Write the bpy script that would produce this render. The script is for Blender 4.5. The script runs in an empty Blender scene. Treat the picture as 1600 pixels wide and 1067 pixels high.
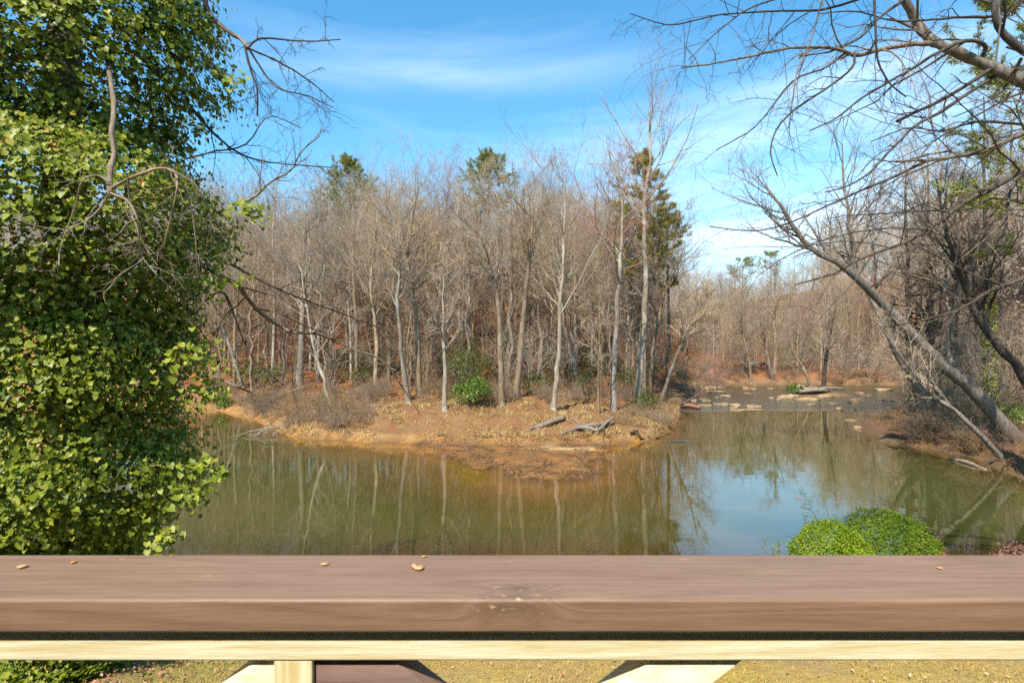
import bpy, math, random
import numpy as np
from mathutils import Vector

scene = bpy.context.scene
COL = scene.collection
R = math.radians

# ------------------------------------------------------------------ camera
HC = 5.5                 # eye height above the water
FPX = 880.0              # focal length in pixels of the 1600 px wide photograph
cam = bpy.data.cameras.new("camera")
cam.sensor_width = 36.0
cam.lens = FPX / 1600.0 * 36.0
cam.clip_start = 0.05
cam.clip_end = 3000.0
cam.dof.use_dof = True
cam.dof.focus_distance = 30.0
cam.dof.aperture_fstop = 13.0
cam_ob = bpy.data.objects.new("camera", cam)
COL.objects.link(cam_ob)
cam_ob.location = (0, 0, HC)
cam_ob.rotation_euler = (R(90), 0, 0)
scene.camera = cam_ob

# ------------------------------------------------------------------ light and sky
SUN_EL, SUN_AZ = 51.0, 205.0      # azimuth clockwise from the view direction (+Y): behind and to the left
sx = math.sin(R(SUN_AZ)) * math.cos(R(SUN_EL))
sy = math.cos(R(SUN_AZ)) * math.cos(R(SUN_EL))
sz = math.sin(R(SUN_EL))
sun = bpy.data.lights.new("sun", 'SUN')
sun.energy = 4.6
sun.angle = R(0.53)
sun.color = (1.0, 0.94, 0.83)
sun_ob = bpy.data.objects.new("sun", sun)
COL.objects.link(sun_ob)
sun_ob.rotation_euler = Vector((-sx, -sy, -sz)).to_track_quat('-Z', 'Y').to_euler()

world = bpy.data.worlds.new("World")
scene.world = world
world.use_nodes = True
scene.view_settings.view_transform = 'Standard'
scene.view_settings.look = 'None'
scene.view_settings.exposure = 0.82
scene.view_settings.gamma = 1.0
scene.view_settings.use_curve_mapping = False
scene.cycles.max_bounces = 6
scene.cycles.diffuse_bounces = 3
scene.cycles.glossy_bounces = 3
scene.cycles.transmission_bounces = 2
scene.cycles.transparent_max_bounces = 8
scene.cycles.caustics_reflective = False
scene.cycles.caustics_refractive = False
scene.cycles.use_denoising = False
scene.cycles.use_adaptive_sampling = False


class NT:
    """short-hand for building node trees"""
    def __init__(self, tree):
        self.t = tree
        tree.nodes.clear()

    def n(self, kind, ins=None, **props):
        nd = self.t.nodes.new(kind)
        for k, v in props.items():
            setattr(nd, k, v)
        for k, v in (ins or {}).items():
            s = nd.inputs[k]
            if isinstance(v, bpy.types.NodeSocket):
                self.t.links.new(v, s)
            else:
                s.default_value = v
        return nd

    def m(self, op, a, b=0.0, c=0.0, clamp=False):
        nd = self.t.nodes.new('ShaderNodeMath')
        nd.operation = op
        nd.use_clamp = clamp
        for i, v in enumerate((a, b, c)):
            if isinstance(v, bpy.types.NodeSocket):
                self.t.links.new(v, nd.inputs[i])
            else:
                nd.inputs[i].default_value = v
        return nd.outputs[0]

    def mix(self, f, a, b, blend='MIX'):
        nd = self.t.nodes.new('ShaderNodeMix')
        nd.data_type = 'RGBA'
        nd.blend_type = blend
        for i, v in ((0, f), (6, a), (7, b)):
            if isinstance(v, bpy.types.NodeSocket):
                self.t.links.new(v, nd.inputs[i])
            else:
                nd.inputs[i].default_value = v if i == 0 else (tuple(v) + (1.0,))[:4]
        return nd.outputs[2]

    def ramp(self, f, stops):
        nd = self.t.nodes.new('ShaderNodeValToRGB')
        cr = nd.color_ramp
        while len(cr.elements) < len(stops):
            cr.elements.new(0.5)
        for e, (p, c) in zip(cr.elements, stops):
            e.position = p
            e.color = (tuple(c) + (1.0,))[:4] if not isinstance(c, float) else (c, c, c, 1.0)
        self.t.links.new(f, nd.inputs[0])
        return nd.outputs[0]

    def noise(self, vec, scale, detail=3.0, rough=0.55, dist=0.0):
        return self.n('ShaderNodeTexNoise', {'Vector': vec, 'Scale': scale, 'Detail': detail, 'Roughness': rough, 'Distortion': dist})


def build_sky():
    t = NT(world.node_tree)
    sky = t.n('ShaderNodeTexSky', sky_type='NISHITA', sun_disc=False, sun_elevation=R(SUN_EL), sun_rotation=R(SUN_AZ),
              altitude=300.0, air_density=1.0, dust_density=0.35, ozone_density=2.0)
    hs = t.n('ShaderNodeHueSaturation', {'Color': sky.outputs[0], 'Saturation': 1.2, 'Value': 1.0, 'Hue': 0.485})
    base = t.mix(1.0, hs.outputs[0], (0.80, 1.02, 1.08), 'MULTIPLY')
    d = t.n('ShaderNodeTexCoord').outputs['Generated']
    sp = t.n('ShaderNodeSeparateXYZ', {'Vector': d})
    x, y, z = sp.outputs
    hyp = t.m('SQRT', t.m('ADD', t.m('MULTIPLY', x, x), t.m('MULTIPLY', y, y)))
    el = t.m('ARCTAN2', z, hyp)
    az = t.m('ARCTAN2', x, y)
    wv = t.n('ShaderNodeCombineXYZ', {'X': t.m('MULTIPLY', az, 1.5), 'Y': t.m('MULTIPLY', el, 13.0), 'Z': 3.1})
    n1 = t.noise(wv.outputs[0], 1.0, 5.0, 0.55, 0.7).outputs[0]
    wv2 = t.n('ShaderNodeCombineXYZ', {'X': t.m('MULTIPLY', az, 3.0), 'Y': t.m('ADD', t.m('MULTIPLY', el, 30.0), t.m('MULTIPLY', az, -5.0)), 'Z': 8.4})
    n2 = t.noise(wv2.outputs[0], 1.0, 4.0, 0.6, 0.4).outputs[0]
    nn = t.m('ADD', t.m('MULTIPLY', n1, 0.65), t.m('MULTIPLY', n2, 0.35))
    # thin cirrus all round the sky, densest in a few long streaks
    total = t.m('MULTIPLY', t.m('SUBTRACT', n1, 0.56, clamp=True), 0.5)
    for (az0, el0, wa, we, slope, amt) in ((-0.10, 0.440, 0.30, 0.030, 0.03, 0.42), (0.38, 0.345, 0.30, 0.045, 0.14, 0.55), (0.55, 0.15, 0.60, 0.11, -0.02, 1.15),
                                       (0.85, 0.33, 0.30, 0.06, 0.1, 0.5), (-1.7, 0.35, 0.5, 0.08, 0.0, 0.9), (2.6, 0.3, 0.7, 0.08, 0.05, 0.9)):
        da = t.m('SUBTRACT', az, az0)
        de = t.m('SUBTRACT', t.m('SUBTRACT', el, el0), t.m('MULTIPLY', da, slope))
        q = t.m('ADD', t.m('POWER', t.m('DIVIDE', t.m('ABSOLUTE', da), wa), 2.0), t.m('POWER', t.m('DIVIDE', t.m('ABSOLUTE', de), we), 2.0))
        g = t.m('EXPONENT', t.m('MULTIPLY', q, -1.0))
        b = t.m('MULTIPLY', t.m('MULTIPLY', g, amt), t.m('MULTIPLY', t.m('SUBTRACT', nn, 0.30, clamp=True), 3.2))
        total = t.m('ADD', total, b)
    total = t.m('MINIMUM', total, 0.86)
    col = t.mix(total, base, (4.3, 5.3, 6.2))
    bg = t.n('ShaderNodeBackground', {'Color': col, 'Strength': 0.15})
    t.n('ShaderNodeOutputWorld', {'Surface': bg.outputs[0]})


build_sky()

# ------------------------------------------------------------------ helpers
def at(px, py, d):
    """the point seen at a photograph pixel, d metres ahead"""
    return np.array(((px - 800.0) / FPX * d, d, HC - (py - 533.5) / FPX * d))


def on_water(px, py):
    d = HC * FPX / (py - 533.5)
    return ((px - 800.0) / FPX * d, d)


def sstep(a, b, v):
    t = np.clip((v - a) / (b - a), 0, 1)
    return t * t * (3 - 2 * t)


_rng_n = np.random.default_rng(5)
_NG = _rng_n.random((256, 256))


def vnoise(x, y):
    """tileable value noise, numpy arrays"""
    x = np.asarray(x, float); y = np.asarray(y, float)
    xi = np.floor(x).astype(int); yi = np.floor(y).astype(int)
    fx = x - xi; fy = y - yi
    fx = fx * fx * (3 - 2 * fx); fy = fy * fy * (3 - 2 * fy)
    a = _NG[xi & 255, yi & 255]; b = _NG[(xi + 1) & 255, yi & 255]
    c = _NG[xi & 255, (yi + 1) & 255]; d = _NG[(xi + 1) & 255, (yi + 1) & 255]
    return (a * (1 - fx) + b * fx) * (1 - fy) + (c * (1 - fx) + d * fx) * fy


def fbm(x, y, s=1.0, o=4):
    v = 0; a = 0.5
    for i in range(o):
        v = v + a * vnoise(np.asarray(x) * s + 17.3 * i, np.asarray(y) * s + 9.1 * i)
        s *= 2.03; a *= 0.5
    return v


def mesh_of(name, verts, polys, mat, smooth=False, attrs=None):
    """polys: list of int arrays (k, m), m vertices each"""
    me = bpy.data.meshes.new(name)
    verts = np.ascontiguousarray(verts, dtype=np.float32)
    polys = [np.asarray(p, dtype=np.int32) for p in polys if len(p)]
    me.vertices.add(len(verts))
    me.vertices.foreach_set('co', verts.ravel())
    loops = np.concatenate([p.ravel() for p in polys])
    tot = np.concatenate([np.full(len(p), p.shape[1], np.int32) for p in polys])
    start = np.concatenate(([0], np.cumsum(tot)[:-1])).astype(np.int32)
    me.loops.add(len(loops))
    me.loops.foreach_set('vertex_index', loops)
    me.polygons.add(len(tot))
    me.polygons.foreach_set('loop_start', start)
    me.polygons.foreach_set('loop_total', tot)
    if smooth:
        me.polygons.foreach_set('use_smooth', np.ones(len(tot), bool))
    for k, v in (attrs or {}).items():
        v = np.asarray(v, np.float32)
        if v.ndim == 1:
            a = me.attributes.new(k, 'FLOAT', 'POINT'); a.data.foreach_set('value', v)
        else:
            a = me.attributes.new(k, 'FLOAT_COLOR', 'POINT')
            if v.shape[1] == 3:
                v = np.concatenate((v, np.ones((len(v), 1), np.float32)), 1)
            a.data.foreach_set('color', v.ravel())
    me.update(calc_edges=True)
    me.validate()
    if mat is not None:
        me.materials.append(mat)
    return me


def link(name, me, parent=None, loc=(0, 0, 0)):
    o = bpy.data.objects.new(name, me)
    COL.objects.link(o)
    o.parent = parent
    o.location = loc
    return o


def thing(name, label, cat, loc=(0, 0, 0), group=None):
    o = link(name, None, None, tuple(float(v) for v in loc))
    o.empty_display_size = 0.2
    return tag(o, label, cat, group)


def tag(o, label=None, cat=None, group=None, kind=None):
    for k, v in (('label', label), ('category', cat), ('group', group), ('kind', kind)):
        if v:
            o[k] = v
    return o


class Acc:
    """collects geometry for one mesh"""
    def __init__(self):
        self.v = []; self.p = []; self.n = 0; self.c = []

    def add(self, verts, polys, col=None):
        verts = np.asarray(verts, float)
        for p in polys:
            if len(p):
                self.p.append(np.asarray(p) + self.n)
        self.v.append(verts); self.n += len(verts)
        if col is not None:
            self.c.append(np.broadcast_to(np.asarray(col, float), (len(verts),) + np.asarray(col, float).shape[-1:] if np.asarray(col).ndim else (len(verts),)))

    def mesh(self, name, mat, smooth=False, offset=(0, 0, 0), cname='tint'):
        at_ = {cname: np.concatenate(self.c)} if self.c else None
        by = {}
        for p in self.p:
            by.setdefault(p.shape[1], []).append(p)
        return mesh_of(name, np.concatenate(self.v) - np.asarray(offset), [np.concatenate(q) for q in by.values()], mat, smooth, at_)


def box(acc, c, s, rot=None):
    c = np.asarray(c, float); s = np.asarray(s, float) / 2
    v = np.array([(x, y, z) for x in (-1, 1) for y in (-1, 1) for z in (-1, 1)], float) * s
    if rot is not None:
        v = v @ np.asarray(rot).T
    acc.add(v + c, [np.array([(0, 1, 3, 2), (4, 6, 7, 5), (0, 4, 5, 1), (2, 3, 7, 6), (0, 2, 6, 4), (1, 5, 7, 3)])])


def norm(v):
    return v / np.maximum(np.linalg.norm(v, axis=-1, keepdims=True), 1e-9)


def tubes(acc, P, rad, sides, ridge=0.0, rng=None):
    """P (B, n, 3) polylines, rad (B, n): tapered tubes"""
    B, n, _ = P.shape
    T = np.empty_like(P)
    T[:, 1:-1] = P[:, 2:] - P[:, :-2]
    T[:, 0] = P[:, 1] - P[:, 0]
    T[:, -1] = P[:, -1] - P[:, -2]
    T = norm(T)
    main = norm(P[:, -1] - P[:, 0])
    ref = np.where(np.abs(main[:, 2:3]) > 0.8, np.array([[1.0, 0.0, 0.0]]), np.array([[0.0, 0.0, 1.0]]))[:, None, :]
    U = norm(np.cross(T, np.broadcast_to(ref, T.shape)))
    V = np.cross(T, U)
    a = np.arange(sides) / sides * 2 * math.pi
    rr = rad[:, :, None] * np.ones(sides)
    if ridge and rng is not None:
        rr = rr * (1 + ridge * rng.standard_normal((B, n, sides)))
    ring = P[:, :, None, :] + rr[..., None] * (np.cos(a)[:, None] * U[:, :, None, :] + np.sin(a)[:, None] * V[:, :, None, :])
    idx = np.arange(B * n * sides).reshape(B, n, sides)
    nx = np.roll(idx, -1, axis=2)
    q = np.stack((idx[:, :-1], nx[:, :-1], nx[:, 1:], idx[:, 1:]), -1).reshape(-1, 4)
    acc.add(ring.reshape(-1, 3), [q])


def smooth_path(pts, n):
    """Catmull-Rom through pts, n samples"""
    p = np.asarray(pts, float)
    p = np.concatenate((2 * p[:1] - p[1:2], p, 2 * p[-1:] - p[-2:-1]))
    k = len(p) - 3
    s = np.linspace(0, k - 1e-6, n)
    i = s.astype(int); t = (s - i)[:, None]
    a, b, c, d = p[i], p[i + 1], p[i + 2], p[i + 3]
    return 0.5 * (2 * b + (c - a) * t + (2 * a - 5 * b + 4 * c - d) * t ** 2 + (3 * b - a - 3 * c + d) * t ** 3)


def grow(start, dirs, length, n, wob, trop, rng, trop_vec=(0, 0, 1)):
    B = len(start)
    P = np.empty((B, n, 3))
    P[:, 0] = start
    d = norm(dirs)
    tv = np.asarray(trop_vec, float)
    for i in range(1, n):
        d = norm(d + wob * rng.standard_normal((B, 3)) + trop * tv)
        P[:, i] = P[:, i - 1] + d * (length / (n - 1))[:, None]
    return P


def sprout(P, rad, k, tmin, tmax, ang, ang_sd, lratio, rng, rratio=0.62, taper=0.5, lsd=0.25):
    """children of polylines P: start, dir, length, radius"""
    B, n, _ = P.shape
    L = np.linalg.norm(np.diff(P, axis=1), axis=2).sum(1)
    par = np.repeat(np.arange(B), k)
    M = len(par)
    base = np.tile((np.arange(k) + 0.5) / k, B)
    t = tmin + (tmax - tmin) * np.clip(base + rng.uniform(-0.5, 0.5, M) / k, 0, 0.999)
    f = t * (n - 1)
    i = np.minimum(f.astype(int), n - 2)
    w = (f - i)[:, None]
    s = P[par, i] * (1 - w) + P[par, i + 1] * w
    T = norm(P[par, i + 1] - P[par, i])
    r = (rad[par, i] * (1 - w[:, 0]) + rad[par, i + 1] * w[:, 0])
    rv = norm(np.cross(T, rng.standard_normal((M, 3))))
    a = np.radians(ang + ang_sd * rng.standard_normal(M))[:, None]
    d = np.cos(a) * T + np.sin(a) * rv
    ln = L[par] * lratio * (1 - taper * t) * np.clip(1 + lsd * rng.standard_normal(M), 0.35, 1.9)
    return s, d, ln, r * rratio


def taper(r0, n, end):
    return r0[:, None] * np.linspace(1, end, n)[None, :]


# ------------------------------------------------------------------ materials
def mat_new(name):
    m = bpy.data.materials.new(name)
    m.use_nodes = True
    return m, NT(m.node_tree)


def finish(t, bsdf, disp=None):
    t.n('ShaderNodeOutputMaterial', {'Surface': bsdf})


def principled(t, col, rough=0.8, normal=None, spec=0.3, **kw):
    ins = {'Base Color': col if isinstance(col, bpy.types.NodeSocket) else tuple(col) + (1.0,), 'Roughness': rough, 'Specular IOR Level': spec}
    if normal is not None:
        ins['Normal'] = normal
    ins.update(kw)
    return t.n('ShaderNodeBsdfPrincipled', ins).outputs[0]


def bump(t, h, strength=0.4, dist=0.02):
    return t.n('ShaderNodeBump', {'Height': h, 'Strength': strength, 'Distance': dist}).outputs[0]


def bark_mat(name, c1, c2, scale=1.0, lichen=None):
    m, t = mat_new(name)
    oc = t.n('ShaderNodeTexCoord').outputs['Object']
    mp = t.n('ShaderNodeMapping', {'Vector': oc, 'Scale': (9 * scale, 9 * scale, 1.6 * scale)}).outputs[0]
    n1 = t.noise(mp, 1.0, 6.0, 0.65).outputs[0]
    n2 = t.noise(oc, 0.9 * scale, 3.0, 0.6).outputs[0]
    c = t.ramp(n1, ((0.3, c1), (0.7, c2)))
    if lichen:
        c = t.mix(t.ramp(n2, ((0.5, 0.0), (0.62, 0.75))), c, lichen)
    rnd = t.n('ShaderNodeObjectInfo').outputs['Random']
    hv = t.n('ShaderNodeHueSaturation', {'Color': c, 'Value': t.m('ADD', t.m('MULTIPLY', rnd, 0.5), 0.75), 'Saturation': t.m('ADD', t.m('MULTIPLY', t.m('FRACT', t.m('MULTIPLY', rnd, 7.3)), 0.45), 0.72)})
    finish(t, principled(t, hv.outputs[0], 0.9, bump(t, n1, 0.6, 0.03), 0.15))
    return m


def twig_mat(name, c1, c2):
    m, t = mat_new(name)
    rnd = t.n('ShaderNodeObjectInfo').outputs['Random']
    g = t.n('ShaderNodeNewGeometry').outputs['Random Per Island']
    c = t.mix(g, c1, c2)
    hv = t.n('ShaderNodeHueSaturation', {'Color': c, 'Value': t.m('ADD', t.m('MULTIPLY', rnd, 0.6), 0.7), 'Saturation': t.m('ADD', t.m('MULTIPLY', t.m('FRACT', t.m('MULTIPLY', rnd, 11.7)), 0.5), 0.7)})
    finish(t, principled(t, hv.outputs[0], 0.85, None, 0.15))
    return m


def leaf_mat(name, stops, rough=0.45, trans=0.25, spec=0.4):
    """colour by a random value for each leaf"""
    m, t = mat_new(name)
    g = t.n('ShaderNodeNewGeometry').outputs['Random Per Island']
    oc = t.n('ShaderNodeTexCoord').outputs['Object']
    pn = t.noise(oc, 1.1, 2.0, 0.5).outputs[0]
    f = t.m('ADD', t.m('MULTIPLY', g, 0.72), t.m('MULTIPLY', t.m('SUBTRACT', pn, 0.33), 0.8), clamp=True)
    c = t.ramp(f, stops)
    p = principled(t, c, rough, None, spec)
    tr = t.n('ShaderNodeBsdfTranslucent', {'Color': t.mix(1.0, c, (1.3, 1.25, 0.6), 'MULTIPLY')}).outputs[0]
    mx = t.n('ShaderNodeMixShader', {0: trans, 1: p, 2: tr}).outputs[0]
    finish(t, mx)
    return m


def wood_mat(name, c1, c2, axis=0, ring=26.0, rough=0.55, knots=(), wear=None, stretch=0.045):
    m, t = mat_new(name)
    oc = t.n('ShaderNodeTexCoord').outputs['Object']
    sc = [1.0, 1.0, 1.0]; sc[axis] = stretch
    vec = oc
    kmask = None
    for (kx, ky, kz, kr) in knots:
        dv = t.n('ShaderNodeVectorMath', {0: oc, 1: (kx, ky, kz)}, operation='SUBTRACT').outputs[0]
        dv = t.n('ShaderNodeVectorMath', {0: dv, 1: (0.42, 1.0, 1.0)}, operation='MULTIPLY').outputs[0]
        ln = t.n('ShaderNodeVectorMath', {0: dv}, operation='LENGTH').outputs['Value']
        g = t.m('EXPONENT', t.m('MULTIPLY', t.m('POWER', t.m('DIVIDE', ln, kr), 2.0), -1.0))
        kmask = g if kmask is None else t.m('MAXIMUM', kmask, g)
    mp = t.n('ShaderNodeMapping', {'Vector': vec, 'Scale': tuple(sc)}).outputs[0]
    if kmask is not None:
        off = t.n('ShaderNodeCombineXYZ', {'X': 0.0, 'Y': t.m('MULTIPLY', kmask, 0.03), 'Z': t.m('MULTIPLY', kmask, -0.035)}).outputs[0]
        mp = t.n('ShaderNodeVectorMath', {0: mp, 1: off}, operation='ADD').outputs[0]
    big = t.noise(mp, 22.0, 2.0, 0.5).outputs[0]
    fine = t.noise(t.n('ShaderNodeMapping', {'Vector': mp, 'Scale': (1.0, 1.0, 1.0)}).outputs[0], 150.0, 4.0, 0.6).outputs[0]
    wv = t.m('FRACT', t.m('MULTIPLY', big, ring * 0.35))
    wv = t.m('ABSOLUTE', t.m('SUBTRACT', t.m('MULTIPLY', wv, 2.0), 1.0))
    streak = t.noise(t.n('ShaderNodeMapping', {'Vector': mp, 'Scale': (3.0, 3.0, 3.0)}).outputs[0], 190.0, 3.0, 0.7).outputs[0]
    f = t.m('ADD', t.m('ADD', t.m('MULTIPLY', wv, 0.34), t.m('MULTIPLY', fine, 0.36)), t.m('MULTIPLY', t.m('SUBTRACT', streak, 0.5), 0.9))
    f = t.m('ADD', f, 0.16)
    c = t.ramp(f, ((0.2, c1), (0.7, c2)))
    patch = t.noise(oc, 3.0, 4.0, 0.6).outputs[0]
    hv = t.n('ShaderNodeHueSaturation', {'Color': c, 'Value': t.m('ADD', t.m('MULTIPLY', patch, 0.36), 0.82)})
    c = hv.outputs[0]
    if kmask is not None:
        kn = t.noise(oc, 60.0, 3.0, 0.6).outputs[0]
        c = t.mix(t.m('MULTIPLY', t.m('MULTIPLY', kmask, kn), 0.8), c, (0.05, 0.035, 0.02))
        if wear:
            wn = t.noise(t.n('ShaderNodeMapping', {'Vector': oc, 'Scale': (60.0, 140.0, 140.0)}).outputs[0], 1.0, 3.0, 0.6, 0.6).outputs[0]
            wm = t.m('MULTIPLY', t.ramp(wn, ((0.60, 0.0), (0.66, 0.8))), t.ramp(kmask, ((0.15, 0.0), (0.4, 1.0))))
            c = t.mix(wm, c, wear)
    if wear:
        sn = t.noise(t.n('ShaderNodeMapping', {'Vector': oc, 'Scale': (14.0, 70.0, 70.0)}).outputs[0], 1.0, 3.0, 0.55).outputs[0]
        c = t.mix(t.m('MULTIPLY', t.ramp(sn, ((0.73, 0.0), (0.78, 1.0))), 0.7), c, wear)
    finish(t, principled(t, c, rough, bump(t, f, 0.35, 0.0015), 0.35))
    return m


# ------------------------------------------------------------------ terrain
WP = [(-70, 13.5), (-40, 13.8), (-20, 14.0), (-8, 14.1), (0, 14.2), (8, 14.1), (15, 14.3), (18.6, 15.6), (20.0, 19), (20.6, 22.8), (21.7, 26), (21.2, 28.3), (20.6, 31),
      (21.2, 33.6), (21.9, 35.9), (24.2, 38.2), (28, 42), (32, 46), (37, 51), (40, 56), (46, 61), (54, 64), (64, 66), (64, 72), (54, 70.5), (46, 69.5), (41, 71), (34, 70),
      (28, 68.5), (24, 68), (21.5, 66), (20.3, 62), (17.5, 56), (14.8, 50), (13.0, 44), (11.4, 39.6), (10.2, 36), (9.2, 33.8), (7.6, 31.2), (5.2, 29.6), (2.5, 29.2), (0, 29.3), (-2.8, 29.8), (-5.5, 30.2),
      (-8.4, 30.8), (-11.6, 31.9), (-13.2, 33.4), (-14.6, 35.4), (-17, 38.2), (-19.4, 41), (-21.5, 43.5), (-24.5, 45.5), (-33, 48), (-48, 52), (-70, 55)]
BAR = [(-5.2, 30.6), (-4.4, 28.6), (-2.6, 26.2), (-1.0, 24.0), (0.25, 22.6), (1.3, 21.9), (2.5, 22.5), (3.7, 24.3), (4.35, 26.4), (4.6, 28.2), (5.4, 30.4)]
SHOAL = [(-15, 36), (-14.5, 29.5), (-10.5, 25.5), (-5.5, 22.3), (0.3, 19.8), (3.3, 20.8), (5.2, 24.5), (7.0, 28.5), (9.8, 33.5), (2, 32)]


def sdist(poly, x, y):
    """signed distance to a polygon, positive inside"""
    x = np.asarray(x, float); y = np.asarray(y, float)
    best = np.full(x.shape, 1e9); ins = np.zeros(x.shape, bool)
    for (ax, ay), (bx, by) in zip(poly, poly[1:] + poly[:1]):
        dx, dy = bx - ax, by - ay
        t = np.clip(((x - ax) * dx + (y - ay) * dy) / (dx * dx + dy * dy), 0, 1)
        best = np.minimum(best, np.hypot(x - ax - t * dx, y - ay - t * dy))
        c = ((ay > y) != (by > y)) & (x < (bx - ax) * (y - ay) / (by - ay + 1e-12) + ax)
        ins ^= c
    return np.where(ins, best, -best)


def ground_z(x, y, full=False):
    x = np.asarray(x, float); y = np.asarray(y, float)
    wob = (fbm(x, y, 0.55, 3) - 0.44) * 1.3
    sd = -sdist(WP, x, y) + wob * np.where(y < 17, 0.5, 1.0)          # positive on land
    land = np.maximum(sd, 0)
    near = (y < 18) & (x < 19.5)
    pen = (y > 28) & (x < 24)
    n = fbm(x, y, 0.35, 4) - 0.47
    n2 = fbm(x + 40, y, 1.4, 3) - 0.44
    bank_p = 0.42 * sstep(0, 0.5, land) + 0.95 * sstep(0.4, 5.5, land) + 0.35 * sstep(5, 10, land)
    bank_r = 0.55 * sstep(0, 0.7, land) + 0.65 * sstep(0.5, 4, land)
    h = np.where(pen, bank_p, bank_r) + (n * 0.55 + n2 * np.where(pen, 0.55, 0.3)) * sstep(0.0, 2.0, land)
    hA = 16.0 * sstep(46, 118, y + 4 * n) * (1 - sstep(4, 40, x - 0.10 * (y - 60)))
    hB = 15.0 * sstep(74, 135, y) * (0.50 + 0.50 * sstep(16, 55, np.abs(x - 40)))
    hB = hB + 5.0 * sstep(52, 85, x) * sstep(72, 115, y)
    hC = 5.0 * sstep(23, 70, x) * (1 - sstep(56, 75, y))
    h = h + (np.maximum(hA, hB) + np.where(near, 0, hC) + 30 * sstep(150, 600, y) * 0.0) * sstep(0, 8, land)
    lawn = 0.12 + np.minimum(land * 0.185, 1.40) + 0.05 * n
    h = np.where(near, lawn * sstep(0, 0.6, land) , h)
    depth = np.maximum(-sd, 0)
    bed = -np.minimum(0.30 * depth + 0.04, 1.9)
    sh = sdist(SHOAL, x, y)
    shoal = -(0.24 + 0.75 * (1 - sstep(-0.5, 4.0, sh)) + 0.16 * (fbm(x, y, 0.6, 3) - 0.4)) - 1.5 * (1 - sstep(-2.5, 0.3, sh))
    bed = np.maximum(bed, shoal)
    br = sdist(BAR, x, y) + (fbm(x, y, 0.8, 4) - 0.46) * 2.2
    bar = -0.015 + 0.13 * np.clip(br, -6, 0.0) + 0.07 * sstep(0.0, 1.6, br) + 0.10 * sstep(1.2, 4.0, br) + 0.13 * (fbm(x, y, 1.3, 4) - 0.47)
    bed = np.where(br > -6, np.maximum(bed, bar), bed)
    rap = sstep(43, 47, y) * sstep(12, 15, x) * (1 - sstep(38, 44, x)) * sstep(0, 1, depth)
    bed = np.where(rap > 0, np.maximum(bed, -0.42 + 0.25 * n2), bed)
    bed = np.maximum(bed, 0.55 * (1 - ((x - 31.2) / 3.6) ** 2 - ((y - 57.6) / 1.7) ** 2) + 0.15 * n2)
    z = np.where(sd > 0, np.maximum(h, np.where(br > -0.7, bar, -9)), bed)
    if full:
        return z, sd, br
    return z


def gz(x, y):
    return float(ground_z(np.array([x]), np.array([y]))[0])


def on_ground(px, py, dmin=5.0, dmax=160.0):
    """where the photograph's pixel meets the ground"""
    d = np.arange(dmin, dmax, 0.1)
    x = (px - 800.0) / FPX * d
    z = HC - (py - 533.5) / FPX * d
    g = ground_z(x, d)
    k = np.argmax(z < np.maximum(g, 0.0))
    return np.array((x[k], d[k], g[k]))


def axis(pairs):
    out = [pairs[0][0]]
    for a, b, s in pairs:
        n = max(1, int(round((b - a) / s)))
        out += list(a + (b - a) * (np.arange(n) + 1) / n)
    return np.array(out)


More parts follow.
